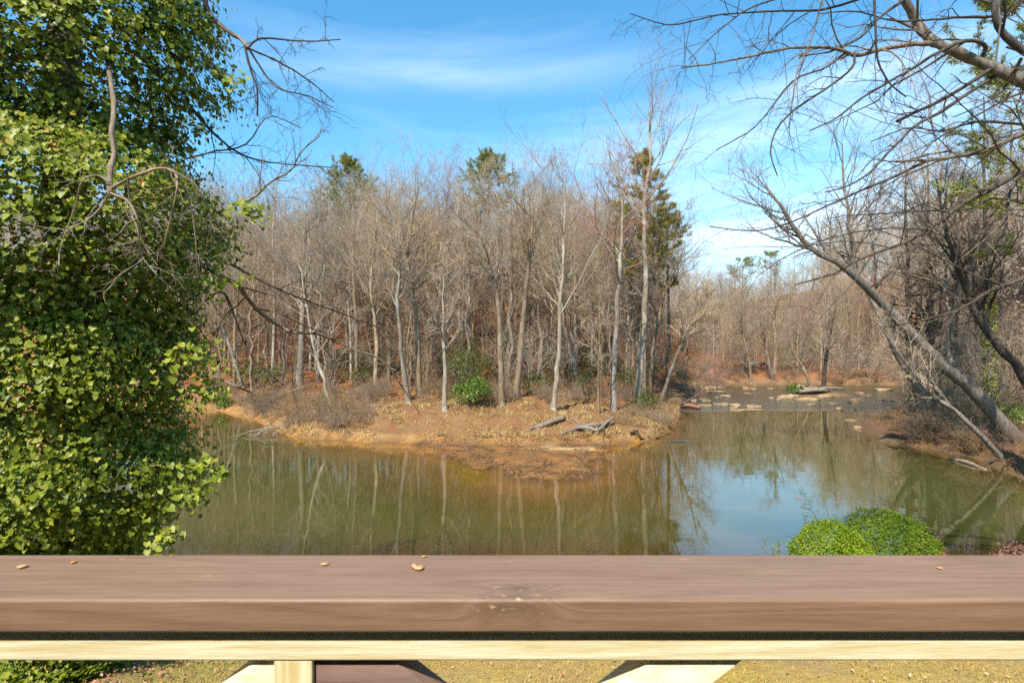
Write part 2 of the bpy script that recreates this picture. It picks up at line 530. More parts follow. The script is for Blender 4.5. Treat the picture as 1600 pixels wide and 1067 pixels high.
def build_ground():
    xs = axis([(-1500, -300, 120), (-300, -90, 15), (-90, -26, 1.6), (-26, -16, 0.6), (-16, 12, 0.26), (12, 46, 0.45), (46, 90, 1.6), (90, 300, 15), (300, 1500, 120)])
    ys = axis([(-600, -20, 60), (-20, 5, 1.5), (5, 18, 0.35), (18, 40, 0.26), (40, 75, 0.55), (75, 150, 1.7), (150, 400, 18), (400, 2500, 180)])
    X, Y = np.meshgrid(xs, ys, indexing='ij')
    Z, sd, br = ground_z(X, Y, True)
    nx, ny = X.shape
    idx = np.arange(nx * ny).reshape(nx, ny)
    q = np.stack((idx[:-1, :-1], idx[1:, :-1], idx[1:, 1:], idx[:-1, 1:]), -1).reshape(-1, 4)
    # what the soil is made of, by place; shade painted in at the waterline
    n1 = fbm(X, Y, 0.5, 4); n2 = fbm(X + 31, Y + 7, 1.7, 4)
    litter = np.array((0.30, 0.115, 0.045)); straw = np.array((0.225, 0.118, 0.046)); sand = np.array((0.52, 0.30, 0.115))
    mud = np.array((0.19, 0.092, 0.030)); lawn = np.array((0.36, 0.24, 0.07)); soil = np.array((0.13, 0.075, 0.038)); silt = np.array((0.36, 0.175, 0.045))
    C = np.empty(X.shape + (3,)); C[:] = litter
    def blend(mask, col):
        nonlocal C
        C = C * (1 - mask[..., None]) + col * mask[..., None]
    blend(np.clip((n1 - 0.42) * 5, 0, 1) * 0.7, np.array((0.15, 0.085, 0.045)))
    pen = (Y > 27) & (X < 13) & (Y < 52)
    blend(np.where(pen, 1 - sstep(6, 11, sd + 8 * (n1 - 0.47)), 0), straw)
    blend(np.where(pen, np.clip((n2 - 0.47) * 5, 0, 1) * 0.8, 0), np.array((0.19, 0.085, 0.038)))
    right = (X > 19) & (Y < 62)
    blend(np.where(right, np.clip(1.2 - sd / 5, 0, 1) * 0.8, 0), soil)
    rapid = (Y > 44) & (X > 11) & (X < 60) & (Y < 76)
    blend(np.where(rapid, 1 - sstep(0.2, 3.0, sd), 0) * 0.85, np.array((0.23, 0.14, 0.07)))
    blend(np.where(Z < 0.22, 1.0, 0.0) * np.where((Y > 18) & (sd < 0.6) & (X < 13), 1.0, 0.0), silt)
    blend(np.where((Z < 0.22) & (Y > 18) & (X >= 13), 1.0, 0.0), np.array((0.15, 0.095, 0.045)))
    blend(sstep(-0.6, 0.3, br) * (sd < 1.0), mud)
    blend(sstep(0.0, 0.8, br) * (sd < 1.0) * np.clip((n2 - 0.40) * 4, 0, 1) * 0.7, np.array((0.36, 0.16, 0.045)))
    sandy = np.exp(-((Y - 28.55 - 0.02 * X) / 0.42) ** 2) * sstep(0.2, 1.6, X) * (1 - sstep(4.3, 5.0, X))
    blend(np.clip(sandy * 1.3, 0, 1), np.array((0.50, 0.34, 0.16)))
    bankedge = np.where(pen, np.exp(-((sd - 0.45) / 0.35) ** 2), 0) * np.clip((n1 - 0.38) * 6, 0, 1)
    blend(bankedge * 0.35, sand)
    blend(np.where((Y > 27) & (sd > -0.1), np.exp(-(np.abs(sd - 0.05) / 0.16) ** 2), 0) * 0.8, np.array((0.10, 0.055, 0.028)))  # dark waterline band: wet soil plus painted shade of the undercut bank
    near = (Y < 18) & (X < 19.5) & (sd > 0)
    blend(near * 1.0, lawn)
    blend(near * np.clip((n2 - 0.40) * 4, 0, 1) * 0.75, np.array((0.35, 0.21, 0.075)))
    blend(near * np.clip((n1 - 0.48) * 7, 0, 1) * 0.6, np.array((0.16, 0.18, 0.035)))
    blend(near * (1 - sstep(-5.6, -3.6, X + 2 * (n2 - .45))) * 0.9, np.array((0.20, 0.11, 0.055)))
    m, t = mat_new("soil_and_leaf_litter")
    vc = t.n('ShaderNodeVertexColor', layer_name='soil').outputs[0]
    geo = t.n('ShaderNodeNewGeometry').outputs['Position']
    f1 = t.noise(geo, 9.0, 5.0, 0.65).outputs[0]
    f2 = t.noise(geo, 45.0, 3.0, 0.6).outputs[0]
    f3 = t.noise(geo, 1.6, 4.0, 0.6).outputs[0]
    v = t.m('ADD', t.m('ADD', t.m('MULTIPLY', f1, 0.9), t.m('MULTIPLY', f2, 0.7)), t.m('MULTIPLY', f3, 0.5))
    c = t.n('ShaderNodeHueSaturation', {'Color': vc, 'Value': t.m('ADD', v, -0.05), 'Saturation': t.m('ADD', t.m('MULTIPLY', f3, 0.4), 0.8), 'Hue': t.m('ADD', t.m('MULTIPLY', f1, 0.02), 0.49)}).outputs[0]
    wet = t.n('ShaderNodeSeparateXYZ', {'Vector': geo}).outputs['Z']
    rough = t.m('ADD', t.m('MULTIPLY', t.m('MULTIPLY', wet, 6.0, clamp=True), 0.45), 0.5)
    hgt = t.m('ADD', f1, t.m('MULTIPLY', f2, 0.5))
    finish(t, principled(t, c, rough, bump(t, hgt, 0.55, 0.09), 0.25))
    me = mesh_of("ground", np.stack((X, Y, Z), -1).reshape(-1, 3), [q], m, True, {'soil': C.reshape(-1, 3)})
    o = link("ground", me)
    tag(o, "leaf strewn ground with a tan peninsula, banks and lawn", None, None, "structure")


def build_water():
    xs = axis([(-75, -26, 2.5), (-26, 16, 0.5), (16, 70, 0.8)])
    ys = axis([(12, 19, 0.8), (19, 38, 0.42), (38, 76, 0.8)])
    X, Y = np.meshgrid(xs, ys, indexing='ij')
    G = ground_z(X, Y)
    idx = np.arange(X.size).reshape(X.shape)
    q = np.stack((idx[:-1, :-1], idx[1:, :-1], idx[1:, 1:], idx[:-1, 1:]), -1).reshape(-1, 4)
    D = np.maximum(-G, 0)
    wetq = (D.ravel()[q].max(1) > 0.0)
    q = q[wetq]
    rap = sstep(43.5, 47, Y + 1.5 * (fbm(X, Y, 0.3, 2) - .4)) * sstep(11, 14, X)
    m, t = mat_new("murky_creek_water")
    dep = t.n('ShaderNodeAttribute', attribute_name='depth').outputs['Fac']
    rp = t.n('ShaderNodeAttribute', attribute_name='riffle').outputs['Fac']
    geo = t.n('ShaderNodeNewGeometry').outputs['Position']
    w1 = t.noise(t.n('ShaderNodeMapping', {'Vector': geo, 'Scale': (0.9, 1.7, 1.0)}).outputs[0], 1.0, 3.0, 0.5).outputs[0]
    w2 = t.noise(t.n('ShaderNodeMapping', {'Vector': geo, 'Scale': (3.0, 6.5, 1.0)}).outputs[0], 1.0, 3.0, 0.55, 0.5).outputs[0]
    hgt = t.m('ADD', t.m('MULTIPLY', w1, 0.0030), t.m('MULTIPLY', w2, t.m('ADD', t.m('MULTIPLY', rp, 0.10), 0.0004)))
    nrm = t.n('ShaderNodeBump', {'Height': hgt, 'Strength': 1.0, 'Distance': 1.0}).outputs[0]
    murk = t.m('SUBTRACT', 1.0, t.m('EXPONENT', t.m('MULTIPLY', dep, -2.0)))
    cl = t.noise(t.n('ShaderNodeMapping', {'Vector': geo, 'Scale': (0.12, 0.3, 1.0)}).outputs[0], 1.0, 3.0, 0.5).outputs[0]
    body = t.mix(t.ramp(cl, ((0.35, 0.0), (0.65, 1.0))), (0.056, 0.062, 0.011), (0.076, 0.071, 0.016))
    dif = t.n('ShaderNodeBsdfDiffuse', {'Color': body, 'Normal': nrm}).outputs[0]
    trn = t.n('ShaderNodeBsdfTransparent', {'Color': (0.95, 0.87, 0.66, 1.0)}).outputs[0]
    under = t.n('ShaderNodeMixShader', {0: murk, 1: trn, 2: dif}).outputs[0]
    gl = t.n('ShaderNodeBsdfGlossy', {'Color': (1.0, 0.96, 0.93, 1.0), 'Roughness': t.m('ADD', t.m('MULTIPLY', rp, 0.12), 0.014), 'Normal': nrm}).outputs[0]
    inc = t.n('ShaderNodeNewGeometry').outputs['Incoming']
    cosi = t.m('ABSOLUTE', t.n('ShaderNodeVectorMath', {0: inc, 1: nrm}, operation='DOT_PRODUCT').outputs['Value'])
    fr = t.m('ADD', 0.14, t.m('MULTIPLY', 0.86, t.m('POWER', t.m('SUBTRACT', 1.0, cosi, clamp=True), 4.6)), clamp=True)
    foam = t.m('MULTIPLY', rp, t.ramp(t.noise(t.n('ShaderNodeMapping', {'Vector': geo, 'Scale': (0.5, 2.2, 1.0)}).outputs[0], 1.0, 5.0, 0.65, 1.0).outputs[0], ((0.60, 0.0), (0.70, 0.55))))
    foamd = t.n('ShaderNodeBsdfDiffuse', {'Color': (0.45, 0.50, 0.55, 1.0)}).outputs[0]
    under = t.n('ShaderNodeMixShader', {0: foam, 1: under, 2: foamd}).outputs[0]
    finish(t, t.n('ShaderNodeMixShader', {0: fr, 1: under, 2: gl}).outputs[0])
    me = mesh_of("water", np.stack((X, Y, np.zeros_like(X)), -1).reshape(-1, 3), [q], m, True, {'depth': D.ravel(), 'riffle': rap.ravel()})
    tag(link("water", me), "still olive green creek water round the peninsula", None, None, "structure")


build_ground()
build_water()

# ------------------------------------------------------------------ deck railing
PINE_X = wood_mat("fresh_pine_board", (0.56, 0.44, 0.20), (0.74, 0.68, 0.47), 0, 24.0, 0.6)
PINE_Z = wood_mat("fresh_pine_post", (0.55, 0.40, 0.15), (0.74, 0.67, 0.44), 2, 26.0, 0.6)
PAINT = wood_mat("brown_stained_wood", (0.185, 0.106, 0.063), (0.250, 0.152, 0.096), 0, 26.0, 0.5,
                 knots=((0.002, -0.064, 0.010, 0.017), (0.012, -0.04, 0.019, 0.013)), wear=(0.50, 0.36, 0.17))
PAINT_DARK = wood_mat("brown_stained_brace", (0.115, 0.07, 0.05), (0.21, 0.135, 0.105), 0, 10.0, 0.55)


def board(name, mat, size, loc, parent, bev=0.004, rot=(0, 0, 0), seg=3):
    acc = Acc(); box(acc, (0, 0, 0), size)
    me = acc.mesh(name, mat)
    o = link(name, me, parent, loc)
    o.rotation_euler = rot
    b = o.modifiers.new("bevel", 'BEVEL'); b.width = bev; b.segments = seg; b.limit_method = 'NONE'
    for p in me.polygons:
        p.use_smooth = True
    o.modifiers.new("wn", 'WEIGHTED_NORMAL')
    return o


def build_railing():
    r = thing("deck_railing", "wooden deck railing with brown stained cap across the foreground", "railing", (0, 0.737, 3.3))
    z0 = 3.3
    zc = HC - 0.305
    board("cap_rail", PAINT, (4.2, 0.142, 0.040), (0, 0.0, zc - 0.020 - z0), r, 0.0042)
    board("rail_board", PINE_X, (4.2, 0.036, 0.040), (0, -0.0395, zc - 0.0603 - z0), r, 0.003)
    yb = -0.0375
    zt = zc - 0.0805 - z0
    # uprights and criss-cross braces below the board
    board("baluster", PINE_Z, (0.047, 0.036, 1.55), (-0.265, yb, zt - 0.775), r, 0.002)
    board("baluster", PINE_Z, (0.047, 0.036, 1.55), (1.05, yb, zt - 0.775), r, 0.002)
    board("baluster", PINE_Z, (0.047, 0.036, 1.55), (-1.58, yb, zt - 0.775), r, 0.002)

    def brace(x0, x1, sign, mat, name="brace", yo=0.03, miter=0.0):
        # a slanting board: top edge x0..x1, running down at an angle; mitred against the upright next to it
        acc = Acc()
        H = 0.95; run = sign * H * 1.30; th = 0.034
        rm = sign * (H - miter) * 1.30
        if sign < 0:
            pr = [(x0, 0), (x1, 0), (x1, -miter - 1e-3), (x1 + rm, -H), (x0 + run, -H)]
        else:
            pr = [(x0, 0), (x1, 0), (x1 + run, -H), (x0 + rm, -H), (x0, -miter - 1e-3)]
        n = len(pr)
        v = [(x, -th / 2, z) for x, z in pr] + [(x, th / 2, z) for x, z in pr]
        k = np.arange(n); m_ = (k + 1) % n
        acc.add(v, [k[None], (k[::-1] + n)[None], np.stack((k, k + n, m_ + n, m_), -1)])
        o = link(name, acc.mesh(name, mat), r, (0, yo, zt - 0.0005))
        o.modifiers.new("bevel", 'BEVEL').width = 0.0015
        return o
    diag = wood_mat("fresh_pine_brace", (0.58, 0.46, 0.22), (0.76, 0.70, 0.50), 0, 12.0, 0.6, stretch=0.35)
    brace(-0.308, -0.2895, -1, diag, yo=-0.032, miter=0.10)
    brace(-0.2405, -0.148, 1, PAINT_DARK, yo=-0.032, miter=0.05)
    brace(0.175, 0.284, -1, diag, yo=-0.032)
    # deck the railing stands on, beneath and behind the camera
    dk = thing("timber_deck", "timber deck under the railing", "deck", (0, -0.6, 3.6))
    for i in range(17):
        board("plank", PAINT_DARK, (5.0, 0.138, 0.032), (0, 1.13 - i * 0.145, 0.0), dk, 0.003)
    for sx_ in (-2.2, 2.2):
        for y_ in (1.05, -0.9):
            board("post", PINE_Z, (0.14, 0.14, 3.6 - 1.35), (sx_, y_, -0.016 - (3.6 - 1.35) / 2), dk, 0.004)
    board("joist", PINE_X, (5.0, 0.04, 0.2), (0, 1.15, -0.117), dk, 0.003)
    board("joist", PINE_X, (5.0, 0.04, 0.2), (0, -1.15, -0.117), dk, 0.003)
    # crumbs of dead leaf on the cap
    m, t = mat_new("dead_leaf")
    g = t.n('ShaderNodeObjectInfo').outputs['Random']
    finish(t, principled(t, t.mix(g, (0.50, 0.22, 0.07), (0.62, 0.36, 0.16)), 0.8))
    rng = np.random.default_rng(3)
    for px, py, w, lab in ((35, 887, 16, "curled tan leaf scrap near the left end of the railing cap"), (115, 880, 9, "small tan leaf crumb second from the left on the railing cap"),
                      (507, 883, 12, "tan leaf scrap on the cap left of the largest scrap"), (652, 888, 26, "largest curled orange tan leaf scrap on the railing cap"),
                      (663, 871, 7, "tiny pale crumb at the back edge of the cap above the largest scrap"), (1468, 889, 9, "pale crumb alone near the right end of the cap")):
        d = 0.305 * FPX / (py - 533.5)
        acc = Acc(); s = w / FPX * d / 2
        k = 9
        a = np.linspace(0, 2 * math.pi, k, endpoint=False)
        rr = s * rng.uniform(0.75, 1.15, k)
        top = np.stack((rr * np.cos(a), rr * 0.7 * np.sin(a), 0.0018 + 0.14 * s * np.cos(2 * a) ** 2 + rng.uniform(0, 0.001, k)), -1)
        v = np.concatenate((top, top - (0, 0, 0.0012), [(0, 0, 0.001)], [(0, 0, 0.0002)]))
        i = np.arange(k); j = (i + 1) % k
        acc.add(v, [np.stack((i, j, np.full(k, 2 * k)), -1), np.stack((j + k, i + k, np.full(k, 2 * k + 1)), -1), np.stack((i, i + k, j + k, j), -1)])
        o = link("dead_leaf", acc.mesh("dead_leaf", m, True), None, ((px - 800) / FPX * d, d, zc + 0.0004))
        o.rotation_euler[2] = rng.uniform(0, 6)
        tag(o, lab, "leaf", "leaf scraps on the railing cap")


build_railing()



def build_shading_house():  # out of view, added to keep sky light off the railing's front
    m, t = mat_new("brown_siding")
    n = t.noise(t.n('ShaderNodeTexCoord').outputs['Object'], 3.0, 4.0, 0.6).outputs[0]
    finish(t, principled(t, t.ramp(n, ((0.3, (0.10, 0.075, 0.055)), (0.7, (0.16, 0.12, 0.09)))), 0.8))
    h = thing("house", "unseen brown sided house added behind the deck to shade the railing", "house", (0, -2.6, 1.3))
    for k in range(35):
        acc = Acc(); box(acc, (0, -0.06 - 0.012 * (k % 2), 0.1 + 0.2 * k), (16.0, 0.1, 0.197))
        link("siding_board", acc.mesh("siding_board", m), h)
    acc = Acc(); v = [(-8.5, 0.4, 7.02), (8.5, 0.4, 7.02), (8.5, -5.0, 9.2), (-8.5, -5.0, 9.2)]
    v = v + [(x, y, z + 0.15) for x, y, z in v]
    acc.add(v, [np.array([(0, 1, 2, 3), (7, 6, 5, 4), (0, 4, 5, 1), (1, 5, 6, 2), (2, 6, 7, 3), (3, 7, 4, 0)])])
    link("roof", acc.mesh("roof", PAINT_DARK), h)


build_shading_house()

# ------------------------------------------------------------------ trees
BARK_GREY = bark_mat("grey_bark", (0.105, 0.073, 0.045), (0.28, 0.205, 0.135), 1.0, (0.34, 0.275, 0.205))
BARK_PALE = bark_mat("pale_bark", (0.15, 0.105, 0.066), (0.38, 0.295, 0.20), 1.0, (0.43, 0.36, 0.265))
BARK_TAN = bark_mat("tan_bark", (0.15, 0.10, 0.062), (0.36, 0.265, 0.175))
BARK_DARK = bark_mat("dark_bark", (0.030, 0.023, 0.018), (0.115, 0.088, 0.068))
BARK_BIG = bark_mat("furrowed_bark", (0.07, 0.05, 0.033), (0.29, 0.22, 0.15), 1.6)
TWIG = twig_mat("grey_brown_twigs", (0.26, 0.175, 0.105), (0.47, 0.355, 0.235))
TWIG_RED = twig_mat("reddish_twigs", (0.21, 0.095, 0.075), (0.33, 0.18, 0.14))
TWIG_PALE = twig_mat("pale_twigs", (0.27, 0.21, 0.15), (0.45, 0.365, 0.275))
TWIG_DARK = twig_mat("dark_twigs", (0.050, 0.036, 0.030), (0.13, 0.10, 0.08))


def tree_meshes(seed, path, r0, r1, bark, twig, crown=(0.42, 1.0), n1=15, l1=0.36, ang1=46, k2=7, k3=5, k4=4, up=0.09, min_r=0.0055, bend=0.02, red=0, sides=9, l2=0.5, l3=0.45, l4=0.5):
    """path: trunk points relative to the base -> (trunk mesh, crown mesh)"""
    rng = np.random.default_rng(seed)
    n0 = 18
    P0 = smooth_path(path, n0)[None]
    H = float(np.linalg.norm(np.diff(P0[0], axis=0), axis=1).sum())
    P0[0, 1:] += rng.standard_normal((n0 - 1, 3)) * np.array((1, 1, 0.2)) * bend * H * 0.12
    R0 = np.linspace(1, 0, n0)[None] ** 0.8 * (r0 - r1) + r1
    R0[0, 0] *= 1.35; R0[0, 1] *= 1.04
    tr = Acc(); cr = Acc()
    R0 = R0 * rng.uniform(0.92, 1.08, R0.shape)
    tubes(tr, P0, R0, sides, 0.05, rng)
    s, d, ln, r = sprout(P0, R0, n1, crown[0], crown[1], ang1, 11, l1, rng, 0.55, 0.45)
    d[:, 2] = np.abs(d[:, 2]) * 0.8 + 0.15
    P1 = grow(s, d, ln, 8, 0.12, up, rng)
    R1 = taper(np.maximum(r, 0.018), 8, 0.22)
    tubes(tr, P1, R1, 5)
    s, d, ln, r = sprout(P1, R1, k2, 0.18, 1.0, 44, 14, l2, rng, 0.6, 0.4)
    P2 = grow(s, d, ln, 6, 0.15, up, rng)
    R2 = taper(np.clip(r, 0.010, 0.04), 6, 0.4)
    tubes(cr, P2, R2, 4)
    s, d, ln, r = sprout(P2, R2, k3, 0.2, 1.0, 42, 15, l3, rng, 0.7, 0.3)
    P3 = grow(s, d, np.maximum(ln, 0.35), 4, 0.16, up * 0.8, rng)
    R3 = taper(np.clip(r, min_r, 0.013), 4, 0.55)
    tubes(cr, P3, R3, 3)
    if k4:
        s, d, ln, r = sprout(P3, R3, k4, 0.25, 1.0, 40, 15, l4, rng, 0.8, 0.2)
        P4 = grow(s, d, np.clip(ln, 0.25, 0.8), 2, 0.12, up * 0.6, rng)
        R4 = taper(np.clip(r, min_r * 0.8, 0.008), 2, 0.6)
        tubes(cr, P4, R4, 3)
    return tr.mesh("trunk", bark, True), cr.mesh("crown", twig, False)


def plant_tree(name, label, base, meshes, group=None, rz=0.0, sc=1.0, cat="tree"):
    o = thing(name, label, cat, base, group)
    o.rotation_euler = (0, 0, rz)
    o.scale = (sc, sc, sc)
    link("trunk", meshes[0], o)
    link("crown", meshes[1], o)
    return o


def hero(name, label, pts, w, bark, twig, seed, d=None, top_r=0.03, group=None, dz=0.0, **kw):
    """a tree traced from the photograph: pts = pixels from base to top; w = trunk width in pixels"""
    b = on_ground(*pts[0]) if d is None else np.array((at(pts[0][0], 0, d)[0], d, gz(at(pts[0][0], 0, d)[0], d)))
    dd = b[1]
    rng = np.random.default_rng(seed + 900)
    P = [np.zeros(3)]
    for i, (px, py) in enumerate(pts[1:]):
        q = at(px, py, dd + dz * (i + 1) / len(pts) + rng.uniform(-0.3, 0.3)) - b
        P.append(q)
    P[0] = np.array((0, 0, -0.15))
    kw.setdefault('crown', (0.45, 1.0))
    return plant_tree(name, label, b, tree_meshes(seed, P, 0.90 * w / FPX * dd / 2, top_r, bark, twig, **kw), group)


G_PEN = "bare trees standing on the peninsula"
hero("bare_tree", "thin pale tree leaning left at the peninsula's left end", [(380, 607), (362, 550), (345, 500), (338, 440)], 7, BARK_PALE, TWIG, 1, group=G_PEN, n1=10)
hero("bare_tree", "stout straight grey tree above the brown brush on the left", [(468, 612), (472, 520), (474, 430), (478, 330)], 13, BARK_TAN, TWIG, 2, group=G_PEN)
hero("bare_tree", "slim crooked pale tree leaning left over the brush", [(517, 634), (505, 590), (492, 550), (478, 470), (470, 420)], 7, BARK_PALE, TWIG, 3, group=G_PEN, n1=10)
hero("bare_tree", "slim straight tree left of the red slope", [(558, 600), (556, 500), (552, 420), (556, 330)], 8, BARK_TAN, TWIG, 4, group=G_PEN)
hero("bare_tree", "white barked tree in front of the red slope", [(586, 610), (588, 520), (580, 450), (590, 330)], 8, BARK_PALE, TWIG, 5, group=G_PEN)
hero("bare_tree", "pale tree of the middle pair bent slightly left", [(638, 630), (628, 560), (622, 470), (625, 410), (610, 320)], 10, BARK_PALE, TWIG, 6, group=G_PEN)
hero("bare_tree", "taller tree of the middle pair with a dark forked top", [(655, 617), (652, 520), (644, 440), (638, 390), (655, 290)], 11, BARK_GREY, TWIG, 7, group=G_PEN, l1=0.36)
hero("bare_tree", "short white tree at the bank's edge left of the green shrub", [(695, 640), (695, 570), (692, 510), (694, 430)], 9, BARK_PALE, TWIG, 8, group=G_PEN, n1=11)
hero("bare_tree", "forked tree right of the green shrub with two pale arms", [(784, 632), (782, 560), (779, 480), (770, 430), (748, 370), (742, 310)], 11, BARK_GREY, TWIG, 9, group=G_PEN)
hero("bare_tree", "tan trunk leaning right with a broken looking top", [(806, 622), (814, 540), (822, 450), (829, 390), (832, 335)], 11, BARK_TAN, TWIG, 10, group=G_PEN, n1=9, top_r=0.09, crown=(0.6, 1.0))
hero("bare_tree", "white trunk with a sweep at its foot and a tall crown", [(864, 640), (872, 570), (876, 480), (880, 400), (884, 275)], 10, BARK_PALE, TWIG, 11, group=G_PEN)
hero("bare_tree", "grey trunk leaning left behind the white sweeping trunk", [(906, 612), (893, 560), (882, 505), (872, 420), (866, 330)], 9, BARK_GREY, TWIG, 12, group=G_PEN)
hero("bare_tree", "thin dark brown sapling trunk at the bank's right part", [(934, 646), (935, 590), (937, 540), (936, 440)], 6, BARK_TAN, TWIG, 13, group=G_PEN, n1=9)
hero("red_budded_tree", "tall pale tree with reddish budding crown right of centre", [(958, 642), (962, 540), (968, 430), (972, 350), (966, 255)], 11, BARK_PALE, TWIG_RED, 14, group=G_PEN)
hero("bare_tree", "tallest pale tree, its bare forked top high above the skyline", [(996, 632), (1004, 540), (1008, 420), (1006, 320), (1016, 240), (1012, 170)], 12, BARK_PALE, TWIG_PALE, 15, group=G_PEN, crown=(0.5, 1.0), n1=13, k4=2, k3=4)
hero("bare_tree", "thin tree leaning right at the peninsula's right end", [(1030, 632), (1052, 570), (1075, 510), (1090, 450)], 8, BARK_GREY, TWIG, 16, group=G_PEN, n1=12)
hero("bare_tree", "slender upright tree on the peninsula's right shoulder", [(1015, 622), (1022, 540), (1040, 440), (1062, 330)], 8, BARK_GREY, TWIG, 17, group=G_PEN)

# prototypes for the wood behind
PROTO = []
for i in range(9):
    rg = np.random.default_rng(100 + i)
    Ht = rg.uniform(15, 20)
    lean = rg.uniform(-0.07, 0.07, 2) * Ht
    path = [(0, 0, -0.3), (lean[0] * .2, lean[1] * .2, Ht * .3), (lean[0] * .5, lean[1] * .6, Ht * .62), (lean[0], lean[1], Ht)]
    PROTO.append(tree_meshes(200 + i, path, rg.uniform(0.14, 0.24), 0.03, (BARK_GREY, BARK_TAN, BARK_PALE)[i % 3], TWIG_RED if i == 7 else TWIG,
                             crown=(rg.uniform(0.28, 0.45), 1.0), n1=16, l1=rg.uniform(0.34, 0.46), ang1=rg.uniform(42, 56), up=0.06, bend=0.06, k2=8, k3=6, k4=4, sides=7))

ORD = ("first", "second", "third", "fourth", "fifth", "sixth", "seventh", "eighth", "ninth", "tenth", "eleventh", "twelfth", "thirteenth", "fourteenth", "fifteenth", "sixteenth", "seventeenth", "eighteenth", "nineteenth", "twentieth")
rngf = np.random.default_rng(77)


def pxof(x, y):
    return 800 + x / y * FPX


def wood_spots(zones, taken, seed):
    """random places on land, spaced out; zones: (count, y0, y1, slope0, slope1, spacing)"""
    rg = np.random.default_rng(seed)
    spots = []
    for zi, (cnt, y0, y1, s0, s1, sp) in enumerate(zones):
        yy = np.sqrt(rg.uniform(y0 * y0, y1 * y1, 2500)); xx = yy * rg.uniform(s0, s1, 2500)
        z, sd, br = ground_z(xx, yy, True)
        n = 0
        for x, y, zz, s_ in zip(xx, yy, z, sd):
            if n >= cnt:
                break
            if s_ < 2.2 or (y < 70 and x > 9 and x < 24 and s_ < 3.5):
                continue
            if taken:
                tk = np.array(taken)
                if (((tk - (x, y)) ** 2).sum(1) < sp * sp).any():
                    continue
            taken.append((x, y)); spots.append((zi, float(x), float(y), float(zz))); n += 1
    return spots


LAND_PEN = ((380, "the thin left leaning tree"), (468, "the stout straight tree"), (517, "the slim crooked tree"), (586, "the white red slope tree"), (638, "the middle pair"),
            (695, "the short white tree"), (806, "the tan leaning trunk"), (864, "the white sweeping trunk"), (934, "the thin dark sapling"), (958, "the red budded tree"), (1000, "the tallest pale tree"))
LAND_FAR = ((1090, "the near end of the rapids"), (1180, "the pale grey shelter roof"), (1275, "the debris island"), (1340, "the lone pale rock"), (1400, "the foot of the rapids"), (1480, "the blue tarpaulin"), (1545, "the ivy wrapped trunk"))


def scatter_wood():
    taken = [(o.location.x, o.location.y) for o in COL.objects if o.name.startswith(('bare_tree', 'red_budded'))]
    zones = ((100, 44, 68, -0.60, 0.31, 2.7), (62, 66, 92, -0.58, 0.29, 3.6), (44, 71, 98, 0.27, 0.98, 4.0), (42, 31, 66, 0.60, 1.02, 3.2), (24, 100, 130, 0.16, 0.62, 6.0))
    spots = wood_spots(zones, taken, 77)
    what = ("close behind the peninsula", "on the hillside", "beyond the rapids", "on the right bank", "in the farthest wood")
    grp = ("trees of the wood close behind the peninsula", "trees higher on the hillside", "trees beyond the rapids", "trees of the right bank wood", "trees of the farthest wood")
    rows = {}
    for sp in spots:
        k = int(rngf.integers(0, len(PROTO)))
        px = pxof(sp[1], sp[2])
        lm = LAND_PEN if sp[0] < 2 else LAND_FAR
        j = int(np.argmin([abs(px - a) for a, _ in lm]))
        rows.setdefault((sp[0], j, px >= lm[j][0]), []).append((abs(px - lm[j][0]), k, sp))
    tone = ("grey", "tan", "pale")
    for (zi, j, right), lst in rows.items():
        lst.sort(key=lambda r: r[0])
        name = (LAND_PEN if zi < 2 else LAND_FAR)[j][1]
        for i, (_, k, (_, x, y, z)) in enumerate(lst):
            sc = rngf.uniform(0.66, 1.22) * (0.78, 0.90, 0.62 if x / y < 0.6 else 0.8, 0.84, 0.62)[zi]
            sc *= 0.86 if (zi < 2 and x / y < -0.33) else 1.0
            o_ = ORD[i] if i < len(ORD) else "outermost"
            lab = f"bare {tone[k % 3]} tree {what[zi]}, {o_} {'right' if right else 'left'} of {name}"
            plant_tree("bare_tree", lab, (x, y, z - 0.1), PROTO[k], grp[zi], rngf.uniform(0, 6.28), sc)
    return taken


TAKEN = scatter_wood()


# ---- the rest of the wood, which reads as one mass: low detail trees joined into one object
def lowtree(seed, Ht, dense=1.0):
    rng = np.random.default_rng(seed)
    acc = Acc()
    path = [(0, 0, -0.3), (rng.uniform(-.4, .4), 0, Ht * .35), (rng.uniform(-.8, .8), rng.uniform(-.6, .6), Ht * .7), (rng.uniform(-1, 1), rng.uniform(-1, 1), Ht)]
    P0 = smooth_path(path, 7)[None]; R0 = np.linspace(0.17, 0.03, 7)[None]
    tubes(acc, P0, R0, 5)
    s, d, ln, r = sprout(P0, R0, int(13 * dense), 0.28, 1.0, 50, 14, 0.40, rng, 0.5, 0.45)
    d[:, 2] = np.abs(d[:, 2]) + 0.1
    P1 = grow(s, d, ln, 4, 0.14, 0.12, rng); R1 = taper(np.maximum(r, 0.022), 4, 0.3); tubes(acc, P1, R1, 3)
    s, d, ln, r = sprout(P1, R1, 7, 0.15, 1.0, 45, 14, 0.5, rng, 0.6, 0.3)
    P2 = grow(s, d, ln, 3, 0.16, 0.1, rng); R2 = taper(np.clip(r, 0.012, 0.03), 3, 0.5); tubes(acc, P2, R2, 3)
    s, d, ln, r = sprout(P2, R2, 5, 0.15, 1.0, 45, 15, 0.5, rng, 0.7, 0.3)
    P3 = grow(s, d, np.maximum(ln, .4), 2, 0.1, 0.1, rng); R3 = taper(np.clip(r, 0.009, 0.013), 2, 0.6); tubes(acc, P3, R3, 3)
    return np.concatenate(acc.v), np.concatenate(acc.p)


